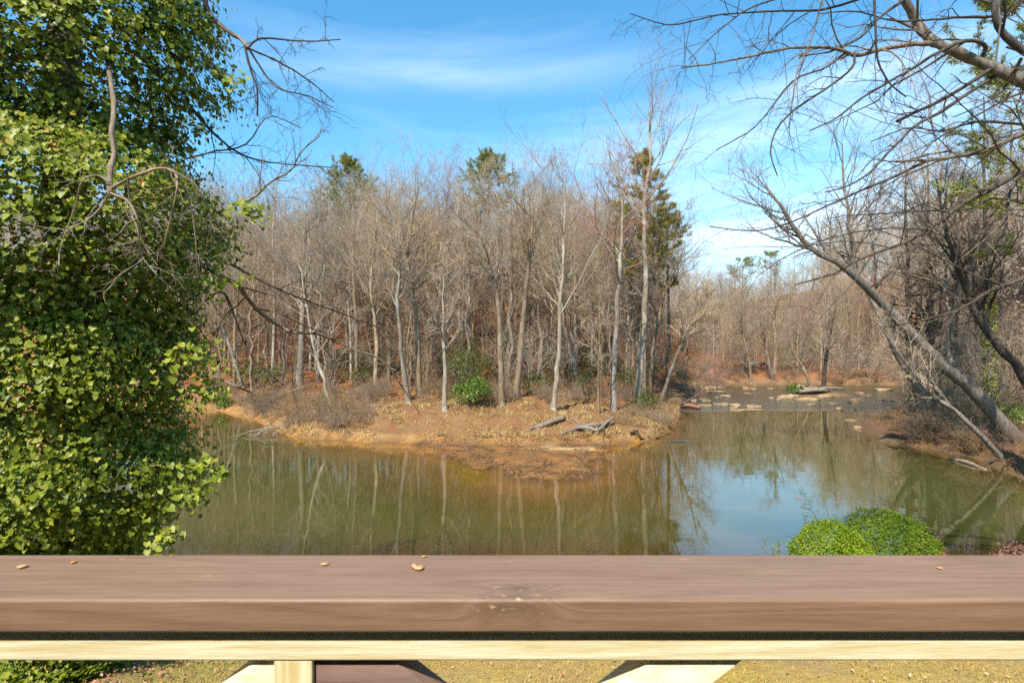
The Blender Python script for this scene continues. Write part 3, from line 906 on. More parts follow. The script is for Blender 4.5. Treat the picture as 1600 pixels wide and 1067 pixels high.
def mass(name, label, protos, spots, mat, seed, s0, s1, sink=0.1, smooth=False, squash=(1.0, 1.0)):
    """uncountable stuff: one object, copies spread over its points by geometry nodes"""
    rg = np.random.default_rng(seed)
    n = len(spots)
    sp = np.array(spots)[:, 1:]
    sp[:, 2] -= sink
    me = bpy.data.meshes.new(name)
    me.vertices.add(n)
    me.vertices.foreach_set('co', sp.astype(np.float32).ravel())
    k = rg.uniform(s0, s1, n)
    scl = np.stack((k, k, k * rg.uniform(squash[0], squash[1], n)), -1).astype(np.float32)
    rot = np.stack((np.zeros(n), np.zeros(n), rg.uniform(0, 6.28, n)), -1).astype(np.float32)
    a = me.attributes.new('scl', 'FLOAT_VECTOR', 'POINT'); a.data.foreach_set('vector', scl.ravel())
    a = me.attributes.new('rot', 'FLOAT_VECTOR', 'POINT'); a.data.foreach_set('vector', rot.ravel())
    a = me.attributes.new('pick', 'INT', 'POINT'); a.data.foreach_set('value', rg.integers(0, len(protos), n).astype(np.int32))
    o = link(name, me)
    ng = bpy.data.node_groups.new(name, 'GeometryNodeTree')
    ng.interface.new_socket('Geometry', in_out='INPUT', socket_type='NodeSocketGeometry')
    ng.interface.new_socket('Geometry', in_out='OUTPUT', socket_type='NodeSocketGeometry')
    N, L = ng.nodes, ng.links
    gi = N.new('NodeGroupInput'); go = N.new('NodeGroupOutput')
    jn = N.new('GeometryNodeJoinGeometry')
    for v, p in protos[::-1]:
        acc = Acc(); acc.add(v, [p])
        src = bpy.data.objects.new(name + "_source", acc.mesh(name + "_source", mat, smooth))
        oi = N.new('GeometryNodeObjectInfo'); oi.inputs['Object'].default_value = src; oi.inputs['As Instance'].default_value = True
        L.new(oi.outputs['Geometry'], jn.inputs[0])
    ip = N.new('GeometryNodeInstanceOnPoints'); ip.inputs['Pick Instance'].default_value = True
    L.new(gi.outputs[0], ip.inputs['Points']); L.new(jn.outputs[0], ip.inputs['Instance'])
    for nm, ty, sock in (('pick', 'INT', 'Instance Index'), ('rot', 'FLOAT_VECTOR', 'Rotation'), ('scl', 'FLOAT_VECTOR', 'Scale')):
        na = N.new('GeometryNodeInputNamedAttribute'); na.data_type = ty; na.inputs['Name'].default_value = nm
        out = [q for q in na.outputs if q.enabled and q.name == 'Attribute'][0]
        if nm == 'rot':
            er = N.new('FunctionNodeEulerToRotation'); L.new(out, er.inputs[0]); out = er.outputs[0]
        L.new(out, ip.inputs[sock])
    L.new(ip.outputs[0], go.inputs[0])
    md = o.modifiers.new("spread", 'NODES'); md.node_group = ng
    return tag(o, label, None, None, "stuff")


LOW = [lowtree(300 + i, 15 + 1.2 * i) for i in range(5)]
_t2 = []
far_spots = wood_spots(((260, 80, 140, -1.05, 0.24, 3.2), (80, 46, 84, -1.1, -0.58, 3.2), (260, 76, 150, 0.55, 1.05, 2.6), (40, 36, 70, 0.98, 1.3, 3.8), (120, 50, 84, -0.6, 0.24, 2.8)), _t2, 11)
mass("woodland", "hazy mass of bare twigs of the wood farther back", LOW, far_spots, TWIG, 12, 0.62, 1.02)
low_spots = wood_spots(((260, 76, 150, 0.22, 0.62, 2.8),), [], 13)
mass("distant_woodland", "low brown haze of bare woods beyond the rapids", LOW, low_spots, TWIG, 14, 0.42, 0.68)


# ---- undergrowth
def brushbush(seed, stems=14, h=1.6, spread=0.75, k=5, r=0.007):
    rng = np.random.default_rng(seed)
    acc = Acc()
    a = rng.uniform(0, 6.28, stems); tilt = rng.uniform(0.05, spread, stems)
    d = np.stack((np.cos(a) * tilt, np.sin(a) * tilt, np.ones(stems)), -1)
    P = grow(np.stack((np.cos(a) * .15, np.sin(a) * .15, np.zeros(stems)), -1), d, h * rng.uniform(.6, 1.2, stems), 5, 0.16, 0.0, rng)
    Rr = taper(np.full(stems, r * 1.5), 5, 0.5); tubes(acc, P, Rr, 3)
    s, d, ln, rr = sprout(P, Rr, k, 0.2, 1.0, 45, 15, 0.42, rng, 0.8, 0.2)
    P2 = grow(s, d, ln, 3, 0.18, 0.02, rng); R2 = taper(np.full(len(s), r), 3, 0.7); tubes(acc, P2, R2, 3)
    s, d, ln, rr = sprout(P2, R2, 3, 0.2, 1.0, 42, 15, 0.5, rng, 0.8, 0.2)
    P3 = grow(s, d, np.maximum(ln, .12), 2, 0.1, 0.0, rng); tubes(acc, P3, taper(np.full(len(s), r * .75), 2, 0.7), 3)
    return np.concatenate(acc.v), np.concatenate(acc.p)


BRUSH = [brushbush(400 + i) for i in range(4)]
TALLB = [brushbush(420 + i, 7, 4.6, 0.35, 7, 0.009) for i in range(3)]
TWIG_BRUSH = twig_mat("dry_brush_twigs", (0.15, 0.092, 0.052), (0.36, 0.245, 0.15))
b_spots = []
for (cnt, px0, px1, py0, py1, seed) in ((85, 370, 575, 622, 672, 1), (70, 330, 640, 606, 630, 2), (90, 640, 1050, 606, 630, 3), (22, 965, 1052, 626, 668, 4), (120, 1400, 1600, 612, 668, 5), (60, 1420, 1600, 668, 712, 6), (150, 1060, 1440, 570, 600, 7), (90, 500, 1050, 560, 606, 8)):
    rg = np.random.default_rng(500 + seed)
    for i in range(cnt):
        g = on_ground(rg.uniform(px0, px1), rg.uniform(py0, py1))
        if g[2] > 0.15:
            b_spots.append((0, g[0], g[1], g[2]))
mass("dry_brush", "low tangle of dry brown brush along the banks", BRUSH, b_spots, TWIG_BRUSH, 21, 0.45, 0.95, 0.05, squash=(0.55, 0.95))
u_spots = wood_spots(((150, 42, 85, -0.62, 0.30, 1.4), (130, 30, 66, 0.62, 1.05, 1.0), (300, 70, 105, 0.22, 0.85, 1.0)), [], 31)
mass("undergrowth", "thin leafless saplings and shrubs under the trees", TALLB, u_spots, TWIG, 22, 0.7, 1.35, 0.1)


# ---- leaves
IVY = np.array(((0, .10, 0), (.44, -.06, .10), (.50, .42, .12), (0, 1.0, -.12), (-.50, .42, .12), (-.44, -.06, .10)))
IVYF = ((0, 1, 2, 3), (0, 3, 4, 5))
DIA = np.array(((0, 0, 0), (.32, .5, .05), (0, 1, 0), (-.32, .5, .05)))
DIAF = ((0, 1, 2, 3),)


def leaf_frames(nrm, tip, rng, jit):
    nrm = norm(nrm + jit * rng.standard_normal(nrm.shape))
    tip = norm(tip + jit * rng.standard_normal(tip.shape))
    side = norm(np.cross(tip, nrm))
    tip = np.cross(nrm, side)
    return side, tip, nrm


def leaves(acc, pos, nrm, tip, size, rng, shape=IVY, faces=IVYF, jit=0.35):
    s, t, n = leaf_frames(nrm, tip, rng, jit)
    k = len(shape)
    v = pos[:, None] + size[:, None, None] * (shape[None, :, 0:1] * s[:, None] + shape[None, :, 1:2] * t[:, None] + shape[None, :, 2:3] * n[:, None])
    off = (np.arange(len(pos)) * k)[:, None, None]
    acc.add(v.reshape(-1, 3), [(np.asarray(faces)[None] + off).reshape(-1, len(faces[0]))])
    return s, t, n


IVY_MAT = leaf_mat("ivy_leaf", ((0.0, (0.05, 0.085, 0.006)), (0.32, (0.135, 0.18, 0.011)), (0.62, (0.25, 0.275, 0.022)), (0.88, (0.34, 0.33, 0.05)), (0.95, (0.42, 0.28, 0.04)), (1.0, (0.38, 0.16, 0.04))), 0.45, 0.25, 0.28)
BOX_MAT = leaf_mat("clipped_shrub_leaf", ((0.0, (0.10, 0.17, 0.008)), (0.5, (0.22, 0.30, 0.014)), (1.0, (0.38, 0.40, 0.035))), 0.6, 0.3, 0.15)
BOX_MAT2 = leaf_mat("dark_shrub_leaf", ((0.0, (0.06, 0.11, 0.008)), (0.5, (0.14, 0.21, 0.011)), (1.0, (0.27, 0.31, 0.025))), 0.6, 0.3, 0.15)
LAUREL = leaf_mat("broad_evergreen_leaf", ((0.0, (0.05, 0.10, 0.012)), (0.6, (0.12, 0.19, 0.02)), (1.0, (0.22, 0.28, 0.035))), 0.4, 0.3)
OLIVE = leaf_mat("olive_bush_leaf", ((0.0, (0.05, 0.07, 0.015)), (0.6, (0.12, 0.13, 0.03)), (1.0, (0.22, 0.17, 0.05))), 0.6, 0.25)
NEEDLE = leaf_mat("pine_needles", ((0.0, (0.10, 0.13, 0.02)), (0.6, (0.22, 0.235, 0.04)), (1.0, (0.36, 0.28, 0.06))), 0.55, 0.15)
NEEDLE_RUST = leaf_mat("rusty_pine_needles", ((0.0, (0.13, 0.16, 0.025)), (0.45, (0.27, 0.27, 0.05)), (0.72, (0.42, 0.25, 0.075)), (1.0, (0.50, 0.21, 0.08))), 0.55, 0.15)


def ivy_tree():
    rng = np.random.default_rng(8)
    D0 = 7.0
    cx = (100 - 800) / FPX * D0
    base = np.array((cx, D0, gz(cx, D0)))
    root = thing("ivy_covered_tree", "huge tree wrapped in glossy green ivy filling the left side", "tree", base)
    prof = np.array([(-400, 300), (-150, 335), (0, 338), (60, 348), (105, 352), (130, 364), (150, 346), (185, 326), (215, 300), (245, 292), (275, 330), (310, 374), (345, 384), (385, 382), (420, 366), (445, 334), (480, 312), (520, 318),
                     (560, 326), (600, 326), (625, 300), (650, 286), (690, 304), (730, 322), (760, 318), (790, 306), (815, 278), (840, 254), (865, 232), (920, 190), (1010, 160)], float)
    zt = HC - (prof[:, 0] - 533.5) / FPX * D0
    rt = math.hypot(cx, D0) * np.sin(np.arctan((prof[:, 1] - 800) / FPX) - math.atan2(cx, D0)) - 0.04
    def Rz(z):
        return np.interp(-z, -zt, rt)
    # trunk
    tr = Acc()
    tubes(tr, smooth_path([base - (0, 0, .2), base + (0.1, 0, 3), base + (-0.1, .1, 7), base + (0.1, 0, 9)], 16)[None], np.linspace(0.34, 0.14, 16)[None], 12, 0.05, rng)
    link("trunk", tr.mesh("trunk", BARK_BIG, True, base), root)
    pos = []; nr = []; tp = []; sz = []
    def clumps(N, kfac, nl, rad, th0, th1, zlo=1.4, zhi=10.3):
        z = rng.uniform(zlo, zhi, N); th = rng.uniform(th0, th1, N)
        lump = fbm(th * 2.2 + 5, z * 1.25, 1.0, 3) - 0.44
        Rr = Rz(z) * kfac * (1 + 0.30 * lump) - 0.16
        c = np.stack((cx + Rr * np.sin(th), D0 - Rr * np.cos(th), z), -1)
        out = np.stack((np.sin(th), -np.cos(th), np.zeros(N)), -1)
        tan = np.stack((np.cos(th), np.sin(th), np.zeros(N)), -1)
        n = rng.poisson(nl, N)
        ci = np.repeat(np.arange(N), n); M = len(ci)
        scl = rad * rng.uniform(0.6, 1.35, N)[ci]
        u = rng.uniform(-1, 1, M); w = np.abs(rng.normal(0, 0.55, M)).clip(0, 1)       # across, outward
        hz = np.sqrt(np.clip(1 - (0.75 * u) ** 2 - (0.75 * w) ** 2, 0, 1)) * 0.75 + rng.normal(0, 0.16, M) - 0.45 * w
        p = c[ci] + scl[:, None] * (u[:, None] * tan[ci] * 1.15 + w[:, None] * out[ci] * 1.15 + hz[:, None] * np.array((0, 0, 1.0)))
        nn = norm(out[ci] * (0.55 + w[:, None]) + u[:, None] * tan[ci] * 0.5 + np.array((0, 0, 0.75)))
        tt = norm(out[ci] * 0.7 + np.array((0, 0, -0.8)) + u[:, None] * tan[ci] * 0.4)
        pos.append(p); nr.append(nn); tp.append(tt); sz.append(0.027 + 0.050 * rng.random(M) ** 1.4)
    F = 1.75
    clumps(1900, 1.0, 40, 0.25, -F, F)
    clumps(1000, 0.86, 26, 0.27, -F, F)
    clumps(420, 0.80, 24, 0.30, -F, F, 6.0, 10.3)
    clumps(650, 0.62, 20, 0.34, -2.4, 2.4)
    clumps(420, 0.97, 18, 0.32, F, 2 * math.pi - F)
    # a spray of leaves reaching right over the water, and loose hanging ends
    for (px, py, dd, n, s) in ((312, 728, 6.3, 60, 0.14), (338, 736, 6.3, 22, 0.10), (290, 772, 6.2, 50, 0.17), (262, 835, 6.3, 26, 0.14), (248, 850, 6.3, 18, 0.12), (335, 440, 6.6, 60, .22), (318, 610, 6.5, 60, .2), (366, 128, 6.8, 40, .16), (382, 330, 6.7, 60, .2), (300, 560, 6.3, 80, .28)):
        c = at(px, py, dd)
        pos.append(c + rng.normal(0, s * 0.55, (n, 3)) * (1.3, 1, 0.7)); nr.append(np.tile((0.15, -0.6, 0.75), (n, 1))); tp.append(np.tile((0.5, -0.3, -0.7), (n, 1))); sz.append(rng.uniform(0.05, 0.085, n))
    pos = np.concatenate(pos); nr = np.concatenate(nr); tp = np.concatenate(tp); sz = np.concatenate(sz)
    # the leaves that show largest are parts of their own
    camd = np.linalg.norm(pos - (0, 0, HC), axis=1)
    px = 800 + pos[:, 0] / pos[:, 1] * FPX; py = 533.5 - (pos[:, 2] - HC) / pos[:, 1] * FPX
    vis = (px > 10) & (px < 380) & (py > 10) & (py < 850)
    score = np.where(vis, sz / camd * (0.4 + np.clip(nr[:, 1] * -1, 0, 1)), 0)
    big = np.argsort(-score)[:280]
    rest = np.ones(len(pos), bool); rest[big] = False
    acc = Acc()
    leaves(acc, pos[rest], nr[rest], tp[rest], sz[rest], rng, jit=0.42)
    fo = link("ivy_foliage", acc.mesh("ivy_foliage", IVY_MAT, True, base), root)
    fo["kind"] = "stuff"
    one = Acc(); one.add(IVY, [np.asarray(IVYF)])
    lme = one.mesh("leaf", IVY_MAT, True)
    s, t, n = leaf_frames(nr[big], tp[big], rng, 0.35)
    from mathutils import Matrix
    for i, b in enumerate(big):
        o = link("leaf", lme, fo)
        p = pos[b] - base; k = sz[b] * 1.12
        o.matrix_local = Matrix(((s[i][0] * k, t[i][0] * k, n[i][0] * k, p[0]), (s[i][1] * k, t[i][1] * k, n[i][1] * k, p[1]), (s[i][2] * k, t[i][2] * k, n[i][2] * k, p[2]), (0, 0, 0, 1)))
    return root, base


def limb(parent, base, pts, d0, d1, w0, w1, bark, seed, k=10, lr=0.32, droop=-0.06, k2=4, k3=2, name="branch", sides=7, tmin=0.15, wv=0.0):
    """a branch traced in the photograph, from depth d0 to d1, with side twigs grown on it"""
    rng = np.random.default_rng(seed)
    n = max(10, 3 * len(pts))
    dd = np.linspace(d0, d1, len(pts))
    P = smooth_path([at(px, py, d + rng.uniform(-.12, .12)) for (px, py), d in zip(pts, dd)], n)[None]
    L = np.linalg.norm(np.diff(P[0], axis=0), axis=1).sum()
    P[0, 1:] += rng.normal(0, 0.006 * L / n * 3, (n - 1, 3))
    Rr = (np.linspace((0.68 if parent.name.startswith('over') else 0.8) * w0, w1, n) / FPX * np.linspace(d0, d1, n) / 2)[None] * rng.uniform(.9, 1.12, (1, n))
    acc = Acc()
    tubes(acc, P, Rr, sides, 0.07, rng)
    if k:
        s, d, ln, r = sprout(P, Rr, max(3, k // 2), 0.1, 0.9, 60, 15, 0.03, rng, 0.45, 0.2, 0.5)   # broken stubs
        tubes(acc, grow(s, d, ln, 3, 0.1, 0, rng), taper(np.maximum(r, .003), 3, 0.6), 4)
    if k:
        s, d, ln, r = sprout(P, Rr, k, tmin, 1.0, 48, 16, lr, rng, 0.5, 0.35, 0.4)
        P1 = grow(s, d, ln, 7, 0.16, droop, rng); R1 = taper(np.clip(r, 0.004, 0.02), 7, 0.35); tubes(acc, P1, R1, 4)
        if k2:
            s, d, ln, r = sprout(P1, R1, k2, 0.2, 1.0, 45, 16, 0.45, rng, 0.7, 0.3, 0.4)
            P2 = grow(s, d, ln, 5, 0.18, droop, rng); R2 = taper(np.clip(r, 0.0026, 0.008), 5, 0.5); tubes(acc, P2, R2, 3)
            if k3:
                s, d, ln, r = sprout(P2, R2, k3, 0.3, 1.0, 45, 16, 0.45, rng, 0.8, 0.2, 0.4)
                P3 = grow(s, d, np.maximum(ln, .06), 3, 0.15, droop, rng); tubes(acc, P3, taper(np.clip(r, 0.0022, 0.005), 3, 0.6), 3)
    return link(name, acc.mesh(name, bark, True, base), parent)


root, rb = ivy_tree()
LB = BARK_DARK
limb(root, rb, [(150, -120), (300, -30), (325, 18), (350, 45), (376, 62), (388, 76)], 6.9, 6.6, 10, 6, BARK_GREY, 601, 0)
limb(root, rb, [(388, 75), (396, 66), (410, 60), (450, 63), (490, 65), (532, 62)], 6.6, 6.9, 5, 1.5, LB, 602, 7, 0.35, -0.10)
limb(root, rb, [(386, 75), (420, 90), (455, 108), (490, 132), (522, 160)], 6.6, 7.2, 4, 1.5, LB, 603, 8, 0.35, -0.10)
limb(root, rb, [(382, 72), (392, 110), (402, 140), (402, 182)], 6.6, 6.5, 5, 2, LB, 604, 6, 0.5, -0.12)
limb(root, rb, [(390, 78), (418, 122), (440, 140), (480, 150), (520, 168)], 6.6, 6.2, 4, 1.5, LB, 605, 7, 0.4, -0.1)
limb(root, rb, [(300, 170), (322, 196), (342, 216), (370, 238), (402, 250), (440, 256), (520, 262)], 6.9, 7.4, 6, 1.5, LB, 606, 9, 0.30, -0.05)
limb(root, rb, [(290, 248), (330, 238), (384, 226), (420, 182), (470, 200)], 6.9, 7.6, 4, 1.3, BARK_GREY, 607, 8, 0.35, 0.02)
limb(root, rb, [(360, 320), (395, 310), (422, 285), (455, 266), (470, 238), (500, 212)], 6.9, 7.6, 6, 1.5, BARK_GREY, 608, 9, 0.38, 0.08)
limb(root, rb, [(250, 380), (335, 425), (375, 450), (396, 478), (430, 506), (462, 520), (500, 523), (550, 545), (600, 565), (632, 610), (655, 645)], 6.8, 8.6, 9, 1.6, BARK_GREY, 609, 13, 0.18, -0.02)
limb(root, rb, [(360, 412), (420, 445), (480, 470), (530, 488), (592, 512)], 6.9, 7.8, 5, 1.5, LB, 610, 9, 0.30, -0.02)
limb(root, rb, [(320, 470), (350, 458), (376, 520), (395, 560), (440, 600)], 6.8, 7.1, 4, 1.2, LB, 611, 6, 0.35, -0.05)
# dead branch hanging in front of the ivy
DBK = BARK_TAN
limb(root, rb, [(168, 95), (173, 130), (178, 170), (174, 210), (178, 240), (172, 270), (172, 302)], 6.0, 4.75, 9, 8, DBK, 620, 0)
limb(root, rb, [(172, 296), (205, 278), (245, 264), (272, 268), (277, 292), (268, 335), (256, 385)], 4.75, 4.6, 7, 2, DBK, 621, 6, 0.3, -0.08)
limb(root, rb, [(262, 265), (300, 285), (330, 335), (356, 375), (378, 400)], 4.6, 4.9, 4, 1.3, DBK, 622, 5, 0.3, -0.05)
limb(root, rb, [(172, 300), (155, 328), (125, 350), (95, 365)], 4.75, 4.5, 5, 1.4, DBK, 623, 4, 0.35, -0.05)
limb(root, rb, [(173, 302), (200, 315), (216, 345), (224, 380), (246, 415)], 4.75, 4.6, 5, 1.4, DBK, 624, 6, 0.35, -0.05)
limb(root, rb, [(172, 285), (150, 274), (128, 284), (118, 320), (95, 385), (92, 415)], 4.75, 4.5, 4, 1.4, DBK, 625, 4, 0.3, -0.05)
limb(root, rb, [(200, 278), (204, 330), (216, 362), (222, 400), (246, 430)], 4.7, 4.55, 3.5, 1.2, DBK, 626, 5, 0.3, -0.05)
limb(root, rb, [(282, 280), (300, 330), (306, 380), (308, 430)], 4.6, 4.7, 3, 1.2, DBK, 627, 4, 0.3, -0.05)


# ---- tree beyond the right edge whose limbs hang into the picture
def overhanging_tree():
    d = 9.5
    tx = 15.5
    base = np.array((tx, 8.5, gz(tx, 8.5)))
    r = thing("overhanging_tree", "bare tree at the right edge with long limbs drooping across the sky", "tree", base)
    acc = Acc(); rng = np.random.default_rng(9)
    tubes(acc, smooth_path([base - (0, 0, .2), base + (-.1, 0, 3), base + (-.35, -.1, 6.5), base + (-.3, 0, 10), base + (-.1, .1, 14)], 20)[None], np.linspace(0.36, 0.12, 20)[None], 12, 0.05, rng)
    link("trunk", acc.mesh("trunk", BARK_BIG, True, base), r)
    Tk = 1790
    B = BARK_DARK
    T = [  # pixels, d0, d1, w0, w1, side twigs, bark, length ratio, droop
        ([(Tk, 260), (1700, 190), (1600, 130), (1532, 98), (1490, 80), (1452, 62), (1430, 32), (1408, -12), (1390, -70)], 10.3, 8.6, 25, 11, 9, BARK_BIG, 0.22, -0.03),
        ([(1455, 68), (1420, 70), (1380, 77), (1338, 87), (1310, 77), (1250, 74), (1200, 82), (1165, 90), (1110, 100), (1065, 106)], 8.8, 8.0, 11, 2, 14, BARK_BIG, 0.22, -0.10),
        ([(1532, 96), (1540, 74), (1520, 64), (1495, 68), (1460, 86), (1430, 105), (1400, 122), (1358, 146), (1335, 162), (1305, 186), (1265, 205)], 9.0, 8.2, 10, 2, 10, B, 0.25, -0.10),
        ([(1548, 108), (1500, 140), (1460, 162), (1430, 176), (1402, 190)], 9.0, 9.4, 9, 4, 6, B, 0.35, -0.08),
        ([(1560, 115), (1510, 148), (1470, 175), (1432, 195), (1410, 216), (1385, 242), (1360, 268), (1330, 288), (1290, 300)], 9.0, 8.2, 9, 2, 10, B, 0.26, -0.09),
        ([(1336, 86), (1330, 108), (1292, 138), (1252, 164), (1230, 182), (1212, 206), (1204, 240), (1215, 275)], 8.5, 8.0, 6, 1.6, 8, B, 0.30, -0.14),
        ([(1322, 82), (1290, 106), (1240, 126), (1200, 175), (1172, 205), (1120, 234)], 8.5, 7.6, 5, 1.5, 8, B, 0.26, -0.08),
        ([(Tk, 210), (1700, 190), (1600, 210), (1540, 235), (1490, 246), (1450, 250), (1402, 252)], 10.3, 9.2, 15, 3.5, 9, BARK_BIG, 0.28, -0.04),
        ([(1455, 248), (1400, 275), (1350, 296), (1292, 322), (1240, 346), (1180, 361), (1110, 354)], 9.3, 9.0, 7, 1.5, 11, B, 0.25, -0.03),
        ([(Tk, 330), (1700, 235), (1600, 266), (1560, 290), (1500, 322), (1470, 345), (1420, 376), (1340, 406), (1310, 425), (1240, 446)], 10.3, 9.0, 14, 2, 12, BARK_DARK, 0.20, -0.04),
        ([(Tk, 390), (1700, 385), (1600, 434), (1545, 456), (1500, 484), (1440, 500), (1378, 512)], 10.3, 9.6, 14, 2, 9, B, 0.25, -0.02),
        ([(1600, 270), (1578, 300), (1574, 335), (1566, 372), (1545, 400)], 9.8, 9.4, 7, 2, 7, B, 0.4, -0.12),
        ([(Tk, 120), (1680, 110), (1600, 78), (1570, 55), (1556, 20), (1560, -40)], 10.3, 9.4, 16, 10, 7, B, 0.3, -0.05),
        ([(1556, 26), (1500, 28), (1450, 32), (1390, 32), (1335, 18), (1280, 22)], 9.4, 8.4, 6, 1.6, 10, B, 0.26, -0.10),
        ([(1412, 0), (1372, 30), (1345, 58), (1300, 80), (1250, 88)], 8.7, 8.2, 7, 2, 8, B, 0.3, -0.12),
        ([(1366, -20), (1368, 50), (1372, 95), (1390, 130), (1416, 152)], 8.4, 8.0, 6, 2, 7, B, 0.32, -0.12),
        ([(1290, -20), (1268, 60), (1246, 112), (1238, 160), (1232, 200)], 7.8, 7.6, 4, 1.4, 5, BARK_BIG, 0.3, -0.12),
        ([(1420, -30), (1300, 12), (1200, 18), (1120, 24), (1050, 40), (985, 22)], 8.6, 7.6, 6, 1.2, 13, B, 0.22, -0.10),
        ([(1420, -60), (1280, -20), (1180, 10), (1120, 50), (1075, 95)], 8.6, 7.4, 6, 1.2, 12, B, 0.26, -0.12),
        ([(1600, 195), (1530, 190), (1470, 205), (1420, 200), (1360, 222)], 9.8, 9.0, 6, 1.5, 10, B, 0.3, -0.06),
        ([(1640, 330), (1560, 310), (1500, 330), (1450, 318), (1390, 340)], 10.0, 9.6, 5, 1.2, 10, B, 0.3, -0.02),
    ]
    for i, (pts, d0, d1, w0, w1, k, bk, lr, dr) in enumerate(T):
        if pts[0][0] == Tk:          # runs back to the trunk beyond the picture's edge
            pts = [(2390, pts[0][1] + 170), (2050, pts[0][1] + 90)] + pts
            d0 = 8.6; d1 = 9.2; w0 *= 1.25
        limb(r, base, pts, d0, d1, w0, w1, bk, 640 + i, k, lr, dr, 4, 2)


overhanging_tree()

# ------------------------------------------------------------------ right bank trees
hero("leaning_tree", "thick tree leaning far left over the water from the right bank", [(1590, 688), (1535, 625), (1472, 567), (1418, 513), (1373, 468), (1318, 415), (1262, 385), (1222, 325), (1192, 288)], 24, BARK_BIG, TWIG, 31, crown=(0.55, 1.0), n1=15, top_r=0.02, l1=0.24, k4=2)
hero("leaning_tree", "forked tree behind the thick leaning trunk reaching up left", [(1462, 640), (1425, 590), (1398, 545), (1370, 482), (1345, 430), (1330, 370), (1322, 310), (1316, 225)], 15, BARK_GREY, TWIG_PALE, 32, crown=(0.45, 1.0), n1=16, l1=0.30, k4=2)
hero("leaning_sapling", "slender bent trunk slanting up left from the muddy bank edge", [(1566, 712), (1517, 665), (1492, 642), (1481, 634), (1445, 607), (1410, 560), (1382, 518)], 9, BARK_BIG, TWIG, 33, crown=(0.4, 1.0), n1=9, k4=0, top_r=0.04)
hero("bare_tree", "tall dark straight tree with level twigs right of the forked tree", [(1424, 640), (1420, 520), (1417, 400), (1415, 250)], 13, BARK_DARK, TWIG_DARK, 34, d=42, crown=(0.2, 1.0), n1=40, l1=0.14, ang1=75, up=0.0, k2=5, k3=4, k4=2)
hero("bare_tree", "second dark straight tree with level twigs at the right bank", [(1453, 640), (1452, 520), (1451, 400), (1450, 240)], 13, BARK_DARK, TWIG_DARK, 35, d=40, crown=(0.2, 1.0), n1=40, l1=0.14, ang1=75, up=0.0, k2=5, k3=4, k4=2)
ivt = hero("ivy_wrapped_tree", "tall trunk wrapped in dark ivy near the right edge", [(1550, 640), (1546, 520), (1542, 400), (1538, 150)], 17, BARK_DARK, TWIG_DARK, 36, d=33, crown=(0.3, 1.0), n1=22, l1=0.2, ang1=60)
hero("bare_tree", "dark trunk bowing up left at the right edge", [(1640, 640), (1600, 589), (1562, 544), (1530, 499), (1500, 430), (1478, 360), (1460, 280)], 17, BARK_DARK, TWIG_DARK, 37, d=27, crown=(0.4, 1.0), n1=16, l1=0.28)
hero("bare_tree", "dark trunk between the level twigged trees and the ivy wrapped one", [(1492, 640), (1490, 520), (1494, 400), (1486, 280)], 12, BARK_DARK, TWIG, 38, d=36, n1=18, crown=(0.35, 1))
hero("red_budded_tree", "red budding maple at the far right edge", [(1600, 640), (1598, 520), (1594, 420), (1590, 300)], 10, BARK_GREY, twig_mat("red_maple_buds", (0.30, 0.05, 0.04), (0.48, 0.14, 0.10)), 39, d=36, n1=18, crown=(0.35, 1), k4=5)
hero("bare_tree", "slim pale sapling standing at the water's edge right of the rapids", [(1412, 612), (1404, 560), (1400, 520), (1396, 470)], 5, BARK_PALE, TWIG_PALE, 40, n1=9)
# ivy on the wrapped trunk
def trunk_ivy(o, d, px, y0, y1, n, seed):
    rg = np.random.default_rng(seed)
    t = rg.uniform(0, 1, n); a = rg.uniform(0, 6.28, n)
    z = (o.location.z) + t * 9.0
    r = 0.36 * (0.7 + 0.6 * fbm(t * 9, a, 1.0, 2))
    x = o.location.x - t * 0.35
    p = np.stack((x + r * np.cos(a), o.location.y + r * np.sin(a), z), -1) - np.array(o.location)
    acc = Acc()
    nr = np.stack((np.cos(a), np.sin(a), np.full(n, .4)), -1)
    leaves(acc, p, nr, np.tile((0, -.2, -1.0), (n, 1)), rg.uniform(.08, .14, n), rg, jit=.4)
    f = link("ivy", acc.mesh("ivy", IVY_MAT, True), o)
    f["kind"] = "stuff"


trunk_ivy(ivt, 33, 1546, 300, 640, 2600, 5)

# small trees on the debris island and along the far bank
G_FAR = "bare trees by the rapids"
hero("bare_tree", "multi stemmed pale tree growing on the debris island", [(1268, 612), (1258, 580), (1240, 550), (1228, 505)], 6, BARK_PALE, TWIG_PALE, 41, d=57.4, group=G_FAR, n1=14, l1=.4, crown=(.25, 1))
hero("bare_tree", "dark stem leaning right on the debris island", [(1285, 612), (1290, 570), (1296, 530), (1306, 480)], 8, BARK_DARK, TWIG, 42, d=57.8, group=G_FAR, n1=12, crown=(.3, 1))
hero("bare_tree", "tall pale trunk right of the grey shelter roof", [(1210, 600), (1211, 540), (1210, 480), (1212, 420)], 6, BARK_PALE, TWIG, 43, d=74, group=G_FAR)
hero("bare_tree", "pale trunk slanting left just beside the grey shelter roof", [(1207, 602), (1200, 560), (1192, 520), (1184, 470)], 5, BARK_PALE, TWIG, 44, d=71, group=G_FAR)
hero("bare_tree", "slim grey stem left of the shelter at the rapids' bank", [(1174, 604), (1170, 560), (1160, 520), (1150, 470)], 5, BARK_GREY, TWIG, 45, d=69.5, group=G_FAR)
